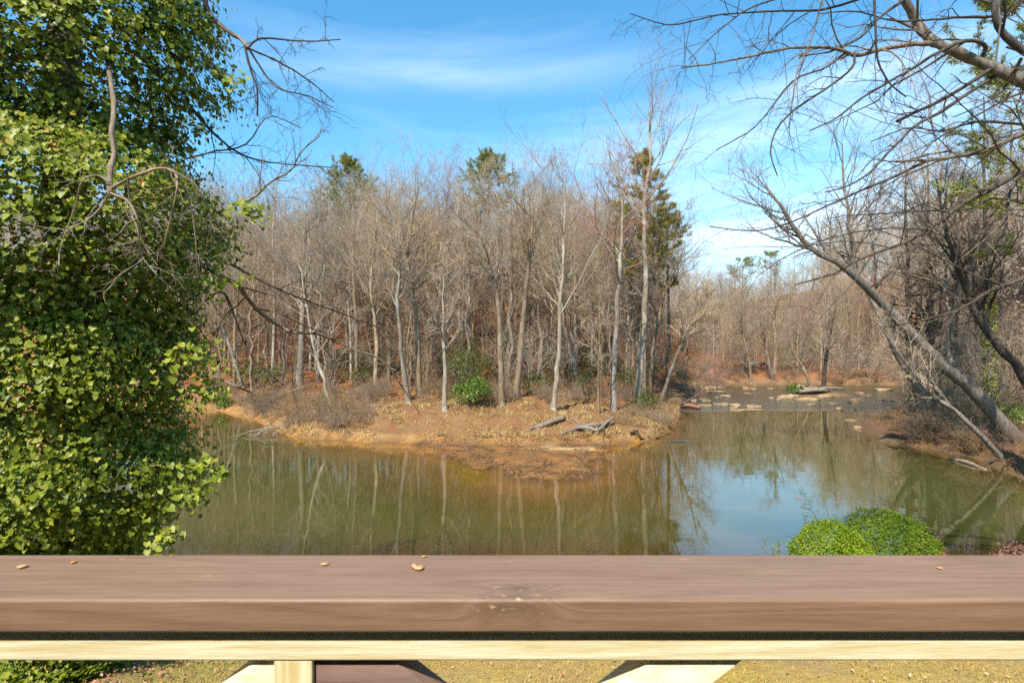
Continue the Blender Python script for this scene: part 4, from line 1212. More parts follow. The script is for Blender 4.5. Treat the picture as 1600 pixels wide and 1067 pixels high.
for i, (px, d, lab) in enumerate(((1085, 58, "pale arching shrub drooping over the near end of the rapids"), (1118, 66, "pinkish arching shrub beyond the near end of the rapids"), (1325, 72, "pale arching shrub on the far bank right of the debris island"), (1360, 71, "pale drooping shrub on the far bank near the lone rock"))):
    x = (px - 800) / FPX * d
    v, p = brushbush(450 + i, 16, 4.2, 0.9, 9, 0.012)
    if i == 0:
        v, p = brushbush(450, 16, 4.6, 1.1, 9, 0.011)
    acc = Acc(); acc.add(v, [p])
    tag(link("arching_shrub", acc.mesh("arching_shrub", TWIG_RED if i == 1 else TWIG_PALE), None, (x, d, gz(x, d) - .05)), lab, "shrub", "pale shrubs by the rapids")


# ------------------------------------------------------------------ pines
def pine_meshes(seed, H, r0, c0, nb, spread, needle, tuft=16, nl=0.26, layered=False):
    rng = np.random.default_rng(seed)
    tr = Acc(); cr = Acc()
    P0 = smooth_path([(0, 0, -.3), (rng.uniform(-.2, .2), 0, H * .4), (rng.uniform(-.3, .3), 0, H * .75), (0, 0, H)], 16)[None]
    R0 = np.linspace(r0, 0.03, 16)[None]
    tubes(tr, P0, R0, 8, .04, rng)
    t = np.sort(rng.uniform(0, 1, nb)) ** 0.9
    z = H * (c0 + (1 - c0) * t * 0.985)
    a = rng.uniform(0, 6.28, nb)
    L = spread * np.interp(t, (0, .25, .6, 1.0), (0.75, 1.0, 0.85, 0.22)) * rng.uniform(.55, 1.25, nb)
    s = np.stack((np.interp(z, P0[0, :, 2], P0[0, :, 0]), np.interp(z, P0[0, :, 2], P0[0, :, 1]), z), -1)
    up = 0.10 if layered else 0.35
    d = np.stack((np.cos(a), np.sin(a), up + 0.5 * t), -1)
    P1 = grow(s, d, L, 6, 0.10, 0.05, rng); R1 = taper(np.full(nb, .035), 6, .35); tubes(tr, P1, R1, 4)
    s, d, ln, r = sprout(P1, R1, 9, .35, 1.0, 45, 15, .38, rng, .6, .4)
    d[:, 2] = d[:, 2] * (0.5 if layered else 1.0) + .1
    P2 = grow(s, d, ln, 3, .1, .08, rng); tubes(tr, P2, taper(np.full(len(s), .012), 3, .6), 3)
    tips = np.concatenate([P2[:, 1], P2[:, 2], (P2[:, 1] + P2[:, 2]) / 2])
    dirs = np.tile(norm(P2[:, 2] - P2[:, 1]), (3, 1))
    M = len(tips)
    pos = np.repeat(tips, tuft, 0) + rng.normal(0, .05, (M * tuft, 3))
    nd = norm(np.repeat(dirs, tuft, 0) * .7 + rng.standard_normal((M * tuft, 3)) * .75 + np.array((0, 0, .25)))
    wd = norm(np.cross(nd, rng.standard_normal(nd.shape)))
    ln = nl * rng.uniform(.6, 1.2, len(pos))[:, None]
    v = np.stack((pos - wd * .02, pos + wd * .02, pos + nd * ln), 1).reshape(-1, 3)
    cr.add(v, [np.arange(len(v)).reshape(-1, 3)])
    return tr.mesh("trunk", BARK_TAN, True), cr.mesh("crown", needle)


def pine(label, px, d, top_py, c0, seed, nb, spread, needle, layered=False, w=0.2, tuft=12, nl=.3):
    x = (px - 800) / FPX * d
    b = np.array((x, d, gz(x, d)))
    H = HC - (top_py - 533.5) / FPX * d - b[2]
    plant_tree("pine_tree", label, b, pine_meshes(seed, H, w, c0, nb, spread, needle, tuft, nl, layered), "pine trees among the bare trees")


pine("pine with a dense olive top above the skyline left of centre", 545, 72, 252, .64, 61, 66, 4.0, NEEDLE, False, .2, 16, .34)
pine("rounded pine top above the skyline at the picture's middle", 762, 70, 245, .64, 62, 72, 4.0, NEEDLE, False, .2, 16, .34)
pine("large layered pine with rusty needles beside the tallest bare tree", 1006, 47.5, 242, .50, 63, 58, 3.5, NEEDLE_RUST, True, .24, 15, .34)
pine("slimmer green pine close behind the large layered pine", 1042, 51, 318, .55, 64, 30, 2.2, NEEDLE, True, .2, 16, .34)
pine("distant round pine right of the valley gap", 1160, 128, 408, .6, 65, 24, 4.4, NEEDLE, False, .25, 9, .55)
pine("farther tall pine beside the distant round one", 1203, 135, 396, .6, 66, 22, 4.0, NEEDLE, False, .25, 9, .55)
pine("tall near pine at the upper right corner", 1622, 22, -120, .40, 67, 64, 3.2, NEEDLE, True, .26, 18, .24)
pine("small dark pine low in the valley gap", 1108, 95, 452, .3, 68, 26, 2.4, NEEDLE, True)


# ------------------------------------------------------------------ evergreen bushes on the peninsula
def bush(name, label, c, rx, rz, n, mat, seed, size, group=None, stems=4, clumpy=0.5, shape=DIA, faces=DIAF, ry=None):
    rg = np.random.default_rng(seed)
    ry = rx if ry is None else ry
    c = np.asarray(c, float)
    o = thing(name, label, "shrub", c, group)
    K = max(8, n // 60)
    cd = norm(rg.standard_normal((K, 3)) * (1, 1, .9)); cd[:, 2] = np.abs(cd[:, 2]) * 1.0 - .15
    cc = cd * (rg.uniform(.35, 1.0, K) ** .6)[:, None] * (rx, ry, rz) + (0, 0, rz * .75)
    ci = rg.integers(0, K, n)
    off = rg.standard_normal((n, 3)) * np.array((rx, ry, rz)) * .22 * (1.2 - clumpy * .6)
    p = cc[ci] + off
    p[:, 2] = np.maximum(p[:, 2], .05)
    nr = norm(norm(p - (0, 0, rz * .6)) + (0, 0, .6))
    acc = Acc(); leaves(acc, p, nr, norm(off + (0, 0, -.1)), rg.uniform(.7, 1.3, n) * size, rg, shape, faces, .5)
    st = Acc()
    a = rg.uniform(0, 6.28, stems * 3)
    P = grow(np.stack((np.cos(a) * .08, np.sin(a) * .08, np.full(len(a), -.1)), -1), np.stack((np.cos(a) * .6 * rx / rz, np.sin(a) * .6 * rx / rz, np.ones(len(a))), -1), np.full(len(a), rz * 1.5), 6, .12, 0, rg)
    tubes(st, P, taper(np.full(len(a), .028), 6, .3), 4)
    link("stem", st.mesh("stem", BARK_TAN, True), o)
    f = link("foliage", acc.mesh("foliage", mat), o)
    return o


bush("evergreen_shrub", "bright green shrub at the foot of the trees in the middle", on_ground(737, 632), 1.25, 1.0, 2600, LAUREL, 1, .13)
bush("evergreen_shrub", "taller loose green shrub behind the bright one", on_ground(735, 612) , 1.9, 1.9, 2600, OLIVE, 2, .13)
bush("evergreen_shrub", "yellow green shrub high behind the bright one", on_ground(722, 600), 2.0, 2.6, 2200, OLIVE, 3, .14)
gs = [(430, 606, 1.6, 1.2), (560, 602, 1.5, 1.1), (835, 618, 1.6, 1.0), (895, 614, 1.8, 1.2), (980, 616, 1.6, 1.3), (1060, 606, 1.8, 1.2), (345, 640, .9, .7), (1010, 640, .9, .7)]
names = ("left of the stout straight tree", "left of the white tree before the red slope", "left of the white sweeping trunk", "right of the white sweeping trunk", "behind the red budded tree", "at the peninsula's far right end", "by the left shore beneath the ivy tree", "on the peninsula's right edge by the water")
for i, (px, py, rx, rz) in enumerate(gs):
    bush("evergreen_shrub", "olive green shrub " + names[i], on_ground(px, py), rx, rz, 1300, OLIVE if i != 6 else LAUREL, 10 + i, .12, "olive shrubs under the trees")
for i, (px, nm) in enumerate(LAND_PEN):
    d = rngf.uniform(50, 62); x = (px + rngf.uniform(-22, 22) - 800) / FPX * d
    bush("evergreen_shrub", f"dull green evergreen deep among the trees behind {nm}", (x, d, gz(x, d)), rngf.uniform(1.5, 2.6), rngf.uniform(1.2, 2.4), 1100, OLIVE, 50 + i, .17, "evergreens deep among the trees")
bush("evergreen_shrub", "green shrub on the left of the debris island", (28.6, 57.0, 0.2), .9, .6, 900, LAUREL, 30, .13)
bush("evergreen_shrub", "low green shrub at the foot of the thick leaning tree", on_ground(1588, 668), 1.1, .8, 1200, LAUREL, 31, .10)
bush("evergreen_shrub", "dull green shrub beyond the rapids near the island", (41, 80, gz(41, 80)), 2.6, 3.2, 1600, OLIVE, 32, .2)


# ------------------------------------------------------------------ garden by the deck
def clipped(name, label, c, rx, ry, rz, mat, seed, n=16000, size=.038):
    rg = np.random.default_rng(seed)
    o = thing(name, label, "shrub", c, "clipped round shrubs below the deck")
    d = norm(rg.standard_normal((n, 3))); d[:, 2] = np.abs(d[:, 2]) * 1.2 - .25
    d = norm(d)
    a = np.arctan2(d[:, 1], d[:, 0])
    lump = 1 + .42 * (fbm(np.cos(a) * 1.6 + 3 * seed, np.sin(a) * 1.6 + d[:, 2] * 2.2, 1.5, 3) - .44)
    rr = lump * np.where(rg.random(n) < .7, rg.normal(1.0, .03, n), rg.uniform(.7, 1.0, n)) + np.where(rg.random(n) < .02, rg.uniform(0, .16, n), 0)
    p = d * rr[:, None] * (rx, ry, rz) + (0, 0, rz * .55)
    p[:, 2] = np.maximum(p[:, 2], .02)
    acc = Acc(); leaves(acc, p, norm(d + (0, 0, .25)), norm(rg.standard_normal((n, 3)) + d * .8), rg.uniform(.7, 1.35, n) * size, rg, DIA, DIAF, .55)
    st = Acc(); k = 14
    az = rg.uniform(0, 6.28, k)
    P = grow(np.stack((np.cos(az) * .1, np.sin(az) * .1, np.full(k, -.05)), -1), np.stack((np.cos(az) * .8, np.sin(az) * .8, np.ones(k)), -1), np.full(k, rz * 1.25), 5, .1, 0, rg)
    tubes(st, P, taper(np.full(k, .02), 5, .3), 4)
    link("stem", st.mesh("stem", BARK_TAN, True), o)
    link("foliage", acc.mesh("foliage", mat), o)


def gpt(px, d):
    x = (px - 800) / FPX * d
    return (x, d, gz(x, d))


clipped("clipped_shrub", "bright yellow green clipped shrub just below the railing", gpt(1300, 11.2), .74, .72, .80, BOX_MAT, 1)
clipped("clipped_shrub", "darker green clipped shrub right of the bright one", gpt(1384, 12.0), .96, .92, .86, BOX_MAT2, 2, 20000)


def sprig(label, base, h, n, mat, seed, flower=None):
    rg = np.random.default_rng(seed)
    o = thing("garden_plant", label, "plant", base)
    st = Acc()
    P = grow(np.tile((0, 0, -.05), (n, 1)) * 1.0, np.concatenate((rg.normal(0, .22, (n, 2)), np.ones((n, 1))), 1), h * rg.uniform(.7, 1.05, n), 7, .07, .02, rg)
    tubes(st, P, taper(np.full(n, .007), 7, .4), 4)
    s, d, ln, r = sprout(P, taper(np.full(n, .006), 7, .4), 6, .55, 1.0, 40, 12, .16, rg)
    Q = grow(s, d, ln, 3, .1, 0, rg); tubes(st, Q, taper(np.full(len(s), .004), 3, .6), 3)
    link("stem", st.mesh("stem", BARK_TAN), o)
    acc = Acc(); k = len(s) * 4
    pos = np.repeat(Q[:, 1:], 2, 1).reshape(-1, 3) + rg.normal(0, .02, (k, 3))
    leaves(acc, pos, np.tile((0, -.5, .8), (k, 1)), rg.standard_normal((k, 3)), rg.uniform(.03, .05, k), rg, DIA, DIAF, .6)
    link("foliage", acc.mesh("foliage", mat), o)
    if flower:
        acc = Acc(); pos = P[:3, -1] + rg.normal(0, .015, (3, 3)); pos = np.repeat(pos, 6, 0)
        leaves(acc, pos, rg.standard_normal((18, 3)), rg.standard_normal((18, 3)) + (0, 0, .5), np.full(18, .045), rg, DIA, DIAF, .2)
        m, t = mat_new("pink_petal"); finish(t, principled(t, flower, .6))
        link("flower", acc.mesh("flower", m), o)


sprig("thin plant with pink blossom rising behind the bright clipped shrub", gpt(1268, 12.6), 1.85, 4, BOX_MAT2, 1, (.62, .16, .22))
sprig("wispy dark twigs left of the bright clipped shrub", gpt(1208, 11.6), 1.0, 5, BOX_MAT2, 2)
sprig("dark leafy sprigs sticking up between the two clipped shrubs", gpt(1312, 12.9), 1.95, 5, BOX_MAT2, 3)


def lantern():
    b = gpt(1469, 11.6)
    o = thing("garden_lantern", "small dark red pagoda lantern right of the clipped shrubs", "lantern", b)
    m, t = mat_new("dull_red_paint")
    n = t.noise(t.n('ShaderNodeTexCoord').outputs['Object'], 14.0, 4.0, .6).outputs[0]
    finish(t, principled(t, t.ramp(n, ((.3, (.14, .028, .022)), (.7, (.30, .075, .055)))), .6))
    H = HC - (856 - 533.5) / FPX * 11.6 - b[2]
    def lathe(prof, k=8):
        a = Acc(); pr = np.array(prof); th = np.arange(k) / k * 6.2832
        v = np.stack((pr[:, None, 0] * np.cos(th), pr[:, None, 0] * np.sin(th), np.repeat(pr[:, 1:2], k, 1)), -1).reshape(-1, 3)
        i = np.arange(len(pr) * k).reshape(len(pr), k); j = np.roll(i, -1, 1)
        a.add(v, [np.stack((i[:-1], j[:-1], j[1:], i[1:]), -1).reshape(-1, 4)])
        return a
    link("post", lathe([(.10, -.05), (.10, .06), (.045, .09), (.04, H - .42), (.11, H - .40), (.11, H - .36), (0, H - .36)]).mesh("post", m), o)
    link("light_box", lathe([(.075, H - .36), (.085, H - .20), (0, H - .2)], 6).mesh("light_box", m), o)
    link("roof", lathe([(0, H - .205), (.19, H - .205), (.20, H - .185), (.12, H - .11), (.105, H - .10), (.11, H - .085), (.06, H - .04), (.02, H - .025), (.025, H), (0, H + .012)], 6).mesh("roof", m), o)


lantern()


def leaf_heap():
    b = np.array(gpt(1622, 13.0)); rg = np.random.default_rng(4)
    H = HC - (853 - 533.5) / FPX * 13.0 - b[2]
    n = 2200
    p = norm(rg.standard_normal((n, 3))); p[:, 2] = np.abs(p[:, 2])
    p = p * (.85, .8, H) * rg.normal(1, .05, (n, 1)) * rg.uniform(.8, 1, (n, 1))
    acc = Acc(); leaves(acc, p, norm(p + (0, 0, .3)), rg.standard_normal((n, 3)), rg.uniform(.05, .1, n), rg, DIA, DIAF, .6)
    m = leaf_mat("dry_brown_leaf", ((0, (.10, .05, .03)), (.6, (.24, .12, .07)), (1, (.40, .24, .15))), .8, .1)
    tag(link("dry_shrub", acc.mesh("dry_shrub", m), None, tuple(b)), "brown leaved dry shrub at the right edge above the railing", "shrub")


leaf_heap()


# ------------------------------------------------------------------ grass
def blades(name, label, pos, h, w, mat, seed, lean=.5):
    rg = np.random.default_rng(seed)
    n = len(pos)
    a = rg.uniform(0, 6.28, n)
    side = np.stack((np.cos(a), np.sin(a), np.zeros(n)), -1)
    d = norm(np.concatenate((rg.normal(0, lean, (n, 2)), np.ones((n, 1))), 1))
    d2 = norm(d + np.concatenate((rg.normal(0, lean * .9, (n, 2)), -np.full((n, 1), .25)), 1))
    hh = (h * rg.uniform(.45, 1.25, n))[:, None]; ww = (w * rg.uniform(.6, 1.3, n))[:, None]
    m1 = pos + d * hh * .55
    v = np.stack((pos - side * ww, pos + side * ww, m1 + side * ww * .7, m1 - side * ww * .7, m1 + d2 * hh * .55), 1).reshape(-1, 3)
    o = (np.arange(n) * 5)[:, None]
    me = mesh_of(name, v, [np.array([[0, 1, 2, 3]]) + o, np.array([[3, 2, 4]]) + o], mat)
    return tag(link(name, me), label, None, None, "stuff")


STRAW = leaf_mat("dry_straw", ((0, (.17, .09, .04)), (.40, (.38, .24, .095)), (.75, (.58, .42, .19)), (1, (.58, .50, .20))), .75, .2, .2)
rg = np.random.default_rng(70)
N = 480000
x = rg.uniform(-27, 14, N); y = rg.uniform(28.5, 47, N)
z, sd, br = ground_z(x, y, True)
den = fbm(x, y, .8, 3)
keep = (sd > .12) & (rg.random(N) < np.clip((den - .40) * 5, .03, 1) * np.clip((fbm(x, y, 3.2, 2) - .25) * 3.5, .05, 1) * (1 - .75 * sstep(6, 12, sd)))
keep &= ~((br > .4) & (sd < .5))
p = np.stack((x, y, z - .02), -1)[keep]
hgt = .15 + .45 * np.clip((fbm(p[:, 0], p[:, 1], .6, 2) - .25) * 2, 0, 1)
blades("dry_grass", "dry tan grass covering the peninsula's bank", p, hgt, .018, STRAW, 1, .65)
N = 26000
x = rg.uniform(20, 36, N); y = rg.uniform(22, 48, N)
z, sd, br = ground_z(x, y, True)
keep = (sd > .1) & (sd < 5) & (fbm(x, y, .7, 3) > .40)
blades("bank_grass", "dry grass on the muddy right bank", np.stack((x, y, z - .02), -1)[keep], .22 * np.ones(keep.sum()), .012, leaf_mat("dull_straw", ((0, (.09, .05, .025)), (.6, (.22, .13, .055)), (1, (.33, .22, .10))), .8, .2, .2), 2, .8)
LAWN = leaf_mat("patchy_lawn", ((0, (.50, .27, .10)), (.45, (.62, .43, .15)), (.68, (.48, .40, .09)), (.88, (.27, .30, .04)), (1, (.15, .23, .03))), .7, .25, .2)
N = 90000
x = rg.uniform(-7, 8, N); y = rg.uniform(5.4, 8.6, N)
z = ground_z(x, y)
keep = rg.random(N) < np.clip((fbm(x, y, 1.6, 3) - .22) * 3.4, .12, 1) * sstep(-4.6, -3.6, x + fbm(x, y, 1., 2))
blades("lawn", "patchy tan and green lawn below the railing", np.stack((x, y, z - .005), -1)[keep], .045 * np.ones(keep.sum()), .0042, LAWN, 3, .8)
# ground ivy and fallen leaves under the ivy tree
n = 9000
x = -5.4 + rg.normal(0, .7, n); y = rg.uniform(5.6, 8.4, n)
keep = x < -4.95 + 1.6 * (fbm(x, y, 1.7, 3) - .44)
x, y = x[keep], y[keep]
acc = Acc(); k = len(x)
leaves(acc, np.stack((x, y, ground_z(x, y) + rg.uniform(.02, .16, k)), -1), np.tile((0., -.2, 1.), (k, 1)), rg.standard_normal((k, 3)) * (1, 1, .2), rg.uniform(.04, .075, k), rg)
tag(link("ground_ivy", acc.mesh("ground_ivy", IVY_MAT, True)), "ivy creeping over the ground at the lower left", None, None, "stuff")
n = 7000
x = rg.uniform(-5, 7.5, n); y = rg.uniform(5.6, 8.4, n)
keep = rg.random(n) < np.clip(1.1 - (x + 4.5) * .38, .10, 1)
x, y = x[keep], y[keep]; k = len(x)
acc = Acc()
leaves(acc, np.stack((x, y, ground_z(x, y) + rg.uniform(.01, .05, k)), -1), np.tile((0., 0, 1.), (k, 1)), rg.standard_normal((k, 3)) * (1, 1, .2), rg.uniform(.03, .06, k), rg, DIA, DIAF, .5)
tag(link("fallen_leaves", acc.mesh("fallen_leaves", leaf_mat("fallen_leaf", ((0, (.25, .10, .05)), (.5, (.42, .22, .12)), (1, (.55, .36, .22))), .8, .1, .2))), "brown fallen leaves strewn on the lawn", None, None, "stuff")
# leaf litter over the wood's floor
n = 60000
x = rg.uniform(-32, 24, n); y = rg.uniform(38, 80, n)
z, sd, br = ground_z(x, y, True)
keep = (sd > 3) & (rg.random(n) < .9)
x, y, z = x[keep], y[keep], z[keep]; k = len(x)
acc = Acc()
leaves(acc, np.stack((x, y, z + rg.uniform(.0, .08, k)), -1), np.tile((0., -.3, 1.), (k, 1)), rg.standard_normal((k, 3)) * (1, 1, .2), rg.uniform(.12, .24, k), rg, DIA, DIAF, .5)
tag(link("leaf_litter", acc.mesh("leaf_litter", leaf_mat("oak_litter", ((0, (.14, .05, .022)), (.5, (.36, .13, .045)), (1, (.48, .22, .09))), .8, .1, .2))), "russet leaf litter on the slope behind the peninsula", None, None, "stuff")


# ------------------------------------------------------------------ rocks, driftwood and odds and ends
ROCK, t_ = mat_new("tan_river_rock")
_oc = t_.n('ShaderNodeNewGeometry').outputs['Position']
_n = t_.noise(_oc, 2.2, 6.0, .65).outputs[0]
_c = t_.ramp(_n, ((.3, (.11, .07, .04)), (.5, (.28, .19, .105)), (.7, (.44, .335, .205))))
finish(t_, principled(t_, _c, .85, bump(t_, _n, .6, .1), .2))


def rock(label, px, py, wpx, hm, seed, ratio=.6):
    rg = np.random.default_rng(seed)
    X, Y = on_water(px, py)
    w = wpx / FPX * Y / 2
    k, m = 12, 6
    th = np.arange(k) / k * 6.2832; ph = np.linspace(-.35, math.pi / 2, m)
    T, Ph = np.meshgrid(th, ph)
    lump = 1 + 1.1 * (fbm(np.cos(T) * 1.6 + seed * 3.1, np.sin(T) * 1.6 + Ph * 1.1, 1.2, 3) - .44)
    c = np.sign(np.cos(Ph)) * np.abs(np.cos(Ph)) ** .55
    v = np.stack((c * np.cos(T) * w * lump, c * np.sin(T) * w * ratio * lump, np.sign(np.sin(Ph)) * np.abs(np.sin(Ph)) ** .6 * hm * (.75 + .5 * lump - .25)), -1)
    v[..., 2] += .25 * hm * (fbm(v[..., 0] * 2 + seed, v[..., 1] * 2, 1, 2) - .4)
    i = np.arange(m * k).reshape(m, k); j = np.roll(i, -1, 1)
    acc = Acc(); acc.add(v.reshape(-1, 3), [np.stack((i[:-1], j[:-1], j[1:], i[1:]), -1).reshape(-1, 4)])
    o = link("river_rock", acc.mesh("river_rock", ROCK, False), None, (X, Y, 0))
    tag(o, label, "rock", "rocks in the rapids")


RK = ((1112, 606, 46, .22, "pale ledge rock at the bank's near end of the rapids"), (1120, 613, 40, .16, "low slab just below the bank ledge rock"), (1134, 619, 26, .12, "small slab below the low bank slab"), (1165, 608, 14, .25, "square pale boulder at the far bank below the shelter"),
      (1178, 609, 10, .2, "small pale boulder right of the square one"), (1168, 616, 14, .12, "little flat stone in mid stream left of the island"), (1102, 626, 22, .1, "flat stone in the rapids' left part"), (1127, 632, 30, .16, "rounded tan slab left of the long flat slab"),
      (1148, 633, 20, .14, "tan slab second right of the rounded one"), (1176, 635, 22, .12, "small slab above the long flat slab"), (1168, 641, 58, .08, "long flat slab lying lowest in the rapids"), (1100, 634, 24, .12, "dull slab near the left shore of the rapids"),
      (1206, 622, 10, .12, "tiny stone left of the island's big slab"), (1232, 622, 40, .35, "big pale slab at the left of the debris island"), (1262, 625, 44, .22, "long pale slab along the island's front"), (1288, 620, 30, .25, "brown slab under the island's driftwood"),
      (1302, 631, 14, .06, "thin flat stone right of the island"), (1268, 632, 16, .06, "low flat stone below the island"), (1338, 629, 22, .3, "lone pale rock in the rapids' right half"), (1392, 626, 22, .14, "flat pale rock near the right bank"),
      (1380, 609, 26, .15, "low rock at the far bank on the right"), (1346, 669, 26, .12, "pale flat rock at the tip of the muddy right spit"), (1362, 660, 22, .2, "brown rock on the muddy right spit"), (1330, 657, 18, .06, "sunken dark rock left of the muddy spit"))
for i, (px, py, w, h, lab) in enumerate(RK):
    rock(lab, px, py, w * .9, h * 1.15, i + 1, .8 if w < 40 else .45)

WEATHERED = bark_mat("weathered_wood", (.09, .065, .045), (.36, .285, .21), 2.5)


def log(name, label, pts, radii, mat, seed, forks=(), cat="log", group=None, sides=9):
    rg = np.random.default_rng(seed)
    b = np.array(pts[0], float)
    n = 12
    acc = Acc()
    P = smooth_path([np.array(p, float) for p in pts], n)[None]
    P[0] += rg.normal(0, radii[0] * .10, (n, 3))
    tubes(acc, P, np.interp(np.linspace(0, 1, n), np.linspace(0, 1, len(radii)), radii)[None] * rg.uniform(.88, 1.12, (1, n)), sides, .10, rg)
    for e, (q, r) in ((0, (P[0, 0], radii[0])), (1, (P[0, -1], radii[-1]))):   # closed ends
        k = sides; i0 = (0 if e == 0 else (n - 1) * k)
        acc.p.append((np.arange(k)[::-1 if e == 0 else 1] + i0)[None])
    o = thing(name, label, cat, b, group)
    link("trunk", acc.mesh("trunk", mat, True, b), o)
    for f in forks:
        a = Acc(); fp = smooth_path([np.array(p, float) for p in f[0]], 8)[None]
        tubes(a, fp, np.linspace(f[1], f[2], 8)[None], 7, .08, rg)
        link("branch", a.mesh("branch", mat, True, b), o)
    return o


def gp(px, py, up=.1):
    return on_ground(px, py) + (0, 0, up)


log("fallen_log", "straight weathered log on the grassy bank, left of the forked one", [gp(823, 676, .04), gp(852, 666, .12), gp(881, 657, .17)], (.10, .15, .16), WEATHERED, 1, [([gp(835, 671, .15), gp(818, 678, .05), gp(805, 682, .02)], .06, .02)], group="weathered logs on the peninsula")
log("fallen_log", "forked weathered log on the grassy bank, right of the straight one", [gp(878, 680, .06), gp(905, 674, .17), gp(930, 671, .20), gp(952, 668, .18)], (.07, .13, .12, .09), WEATHERED, 2,
    [([gp(905, 675, .25), gp(922, 678, .30), gp(934, 679, .2), gp(948, 670, .35), gp(958, 665, .45)], .11, .07)], group="weathered logs on the peninsula")
log("fallen_branch", "small curved stick on the bank above the forked log", [gp(895, 655, .05), gp(899, 660, .12), gp(906, 665, .03)], (.04, .05, .03), WEATHERED, 3, cat="branch")
log("driftwood", "dark driftwood branch reaching into the water at the peninsula's right", [gp(985, 682, .1), gp(996, 681, .25), gp(1003, 688, .06), on_water(1030, 684) + (0.03,), on_water(1046, 677) + (.02,)], (.07, .06, .05, .03, .02), BARK_DARK, 4, cat="branch")
log("driftwood", "reddish log lying at the left edge of the rapids", [on_water(1052, 639) + (.08,), on_water(1072, 637) + (.22,), on_water(1094, 639) + (.1,)], (.15, .2, .12), bark_mat("red_log", (.20, .09, .06), (.42, .24, .17)), 5, [([on_water(1060, 638) + (.2,), on_water(1090, 628) + (.7,), on_water(1105, 622) + (1.3,)], .06, .02)])
for i, (a, b_, r, lab) in enumerate((((1248, 617), (1300, 612), .22, "longest grey log across the debris island"), ((1255, 622), (1290, 606), .16, "log slanting up right on the debris island"), ((1270, 620), (1320, 614), .14, "thin log at the right end of the debris island"), ((1262, 612), (1284, 622), .15, "short log pointing down on the debris island"), ((1246, 611), (1262, 609), .18, "stub of pale log at the debris island's left"))):
    p0 = np.array(on_water(*a) + (.25,)); d = 56.6
    log("driftwood", lab, [at(a[0], a[1], d) * (1, 1, 0) + (0, 0, .45 + .1 * i), (at(a[0], a[1], d) + at(b_[0], b_[1], d)) / 2 * (1, 1, 0) + (0, .2 * i - .4, .68 + .08 * i), at(b_[0], b_[1], d) * (1, 1, 0) + (0, .3 - .1 * i, .5 + .12 * (i % 3))], (r, r * .9, r * .6), WEATHERED, 20 + i, group="driftwood of the debris island")
# pale twiggy snag in the water by the left bank
def snag(label, px, py, seed, n, L, mat, droop, d0):
    rg = np.random.default_rng(seed)
    b = np.array(on_water(px, py) + (.35,)); acc = Acc()
    d = np.concatenate((rg.normal(d0[0], .5, (n, 1)), rg.normal(d0[1], .4, (n, 1)), rg.normal(d0[2], .22, (n, 1))), 1)
    P = grow(np.tile(b, (n, 1)) + rg.normal(0, .15, (n, 3)), d, L * rg.uniform(.5, 1.2, n), 8, .12, droop, rg); Rr = taper(np.full(n, .022), 8, .3); tubes(acc, P, Rr, 4)
    s, d, ln, r = sprout(P, Rr, 6, .2, 1, 42, 14, .4, rg); Q = grow(s, d, ln, 4, .14, droop, rg); tubes(acc, Q, taper(np.clip(r, .008, .012), 4, .6), 3)
    tag(link("fallen_branch", acc.mesh("fallen_branch", mat, False, b), None, tuple(b)), label, "branch")


snag("pale dead twigs drooping into the water below the left brush", 440, 676, 1, 9, 2.6, TWIG_PALE, -.12, (-.7, -.5, .2))
snag("bleached twigs sagging from the right bank over the mud", 1475, 664, 2, 8, 2.6, TWIG_PALE, -.07, (-.9, -.3, .25))
snag("fine brown roots and twigs trailing in water at the right edge", 1588, 735, 3, 12, 2.0, TWIG_BRUSH, -.12, (-.5, -.7, .3))
log("fallen_branch", "long pale pole slanting across the left brush", [gp(408, 640, .45), gp(440, 632, .75), gp(476, 625, 1.0)], (.035, .04, .03), BARK_PALE, 31, cat="branch")
log("fallen_log", "grey bent branch sloping to the ground at the peninsula's left end", [gp(396, 618, .2), at(375, 606, 43), at(350, 595, 43), at(325, 582, 43)], (.07, .1, .09, .05), BARK_GREY, 32, cat="branch")
log("fallen_log", "half sunken dark log in the water before the right bank", [on_water(1482, 716) + (-.02,), on_water(1510, 724) + (.06,), on_water(1545, 735) + (-.02,)], (.05, .10, .06), BARK_TAN, 33)
log("fallen_branch", "pale stick slanting out of the water at the right edge", [on_water(1594, 752) + (-.05,), at(1585, 742, 23.5), at(1574, 731, 24)], (.05, .045, .03), BARK_PALE, 34, cat="branch")
log("floating_branch", "dark stick floating off the peninsula's right side", [on_water(1042, 692) + (.0,), on_water(1062, 690) + (.03,), on_water(1090, 693) + (.0,)], (.04, .07, .03), BARK_DARK, 35, cat="branch")


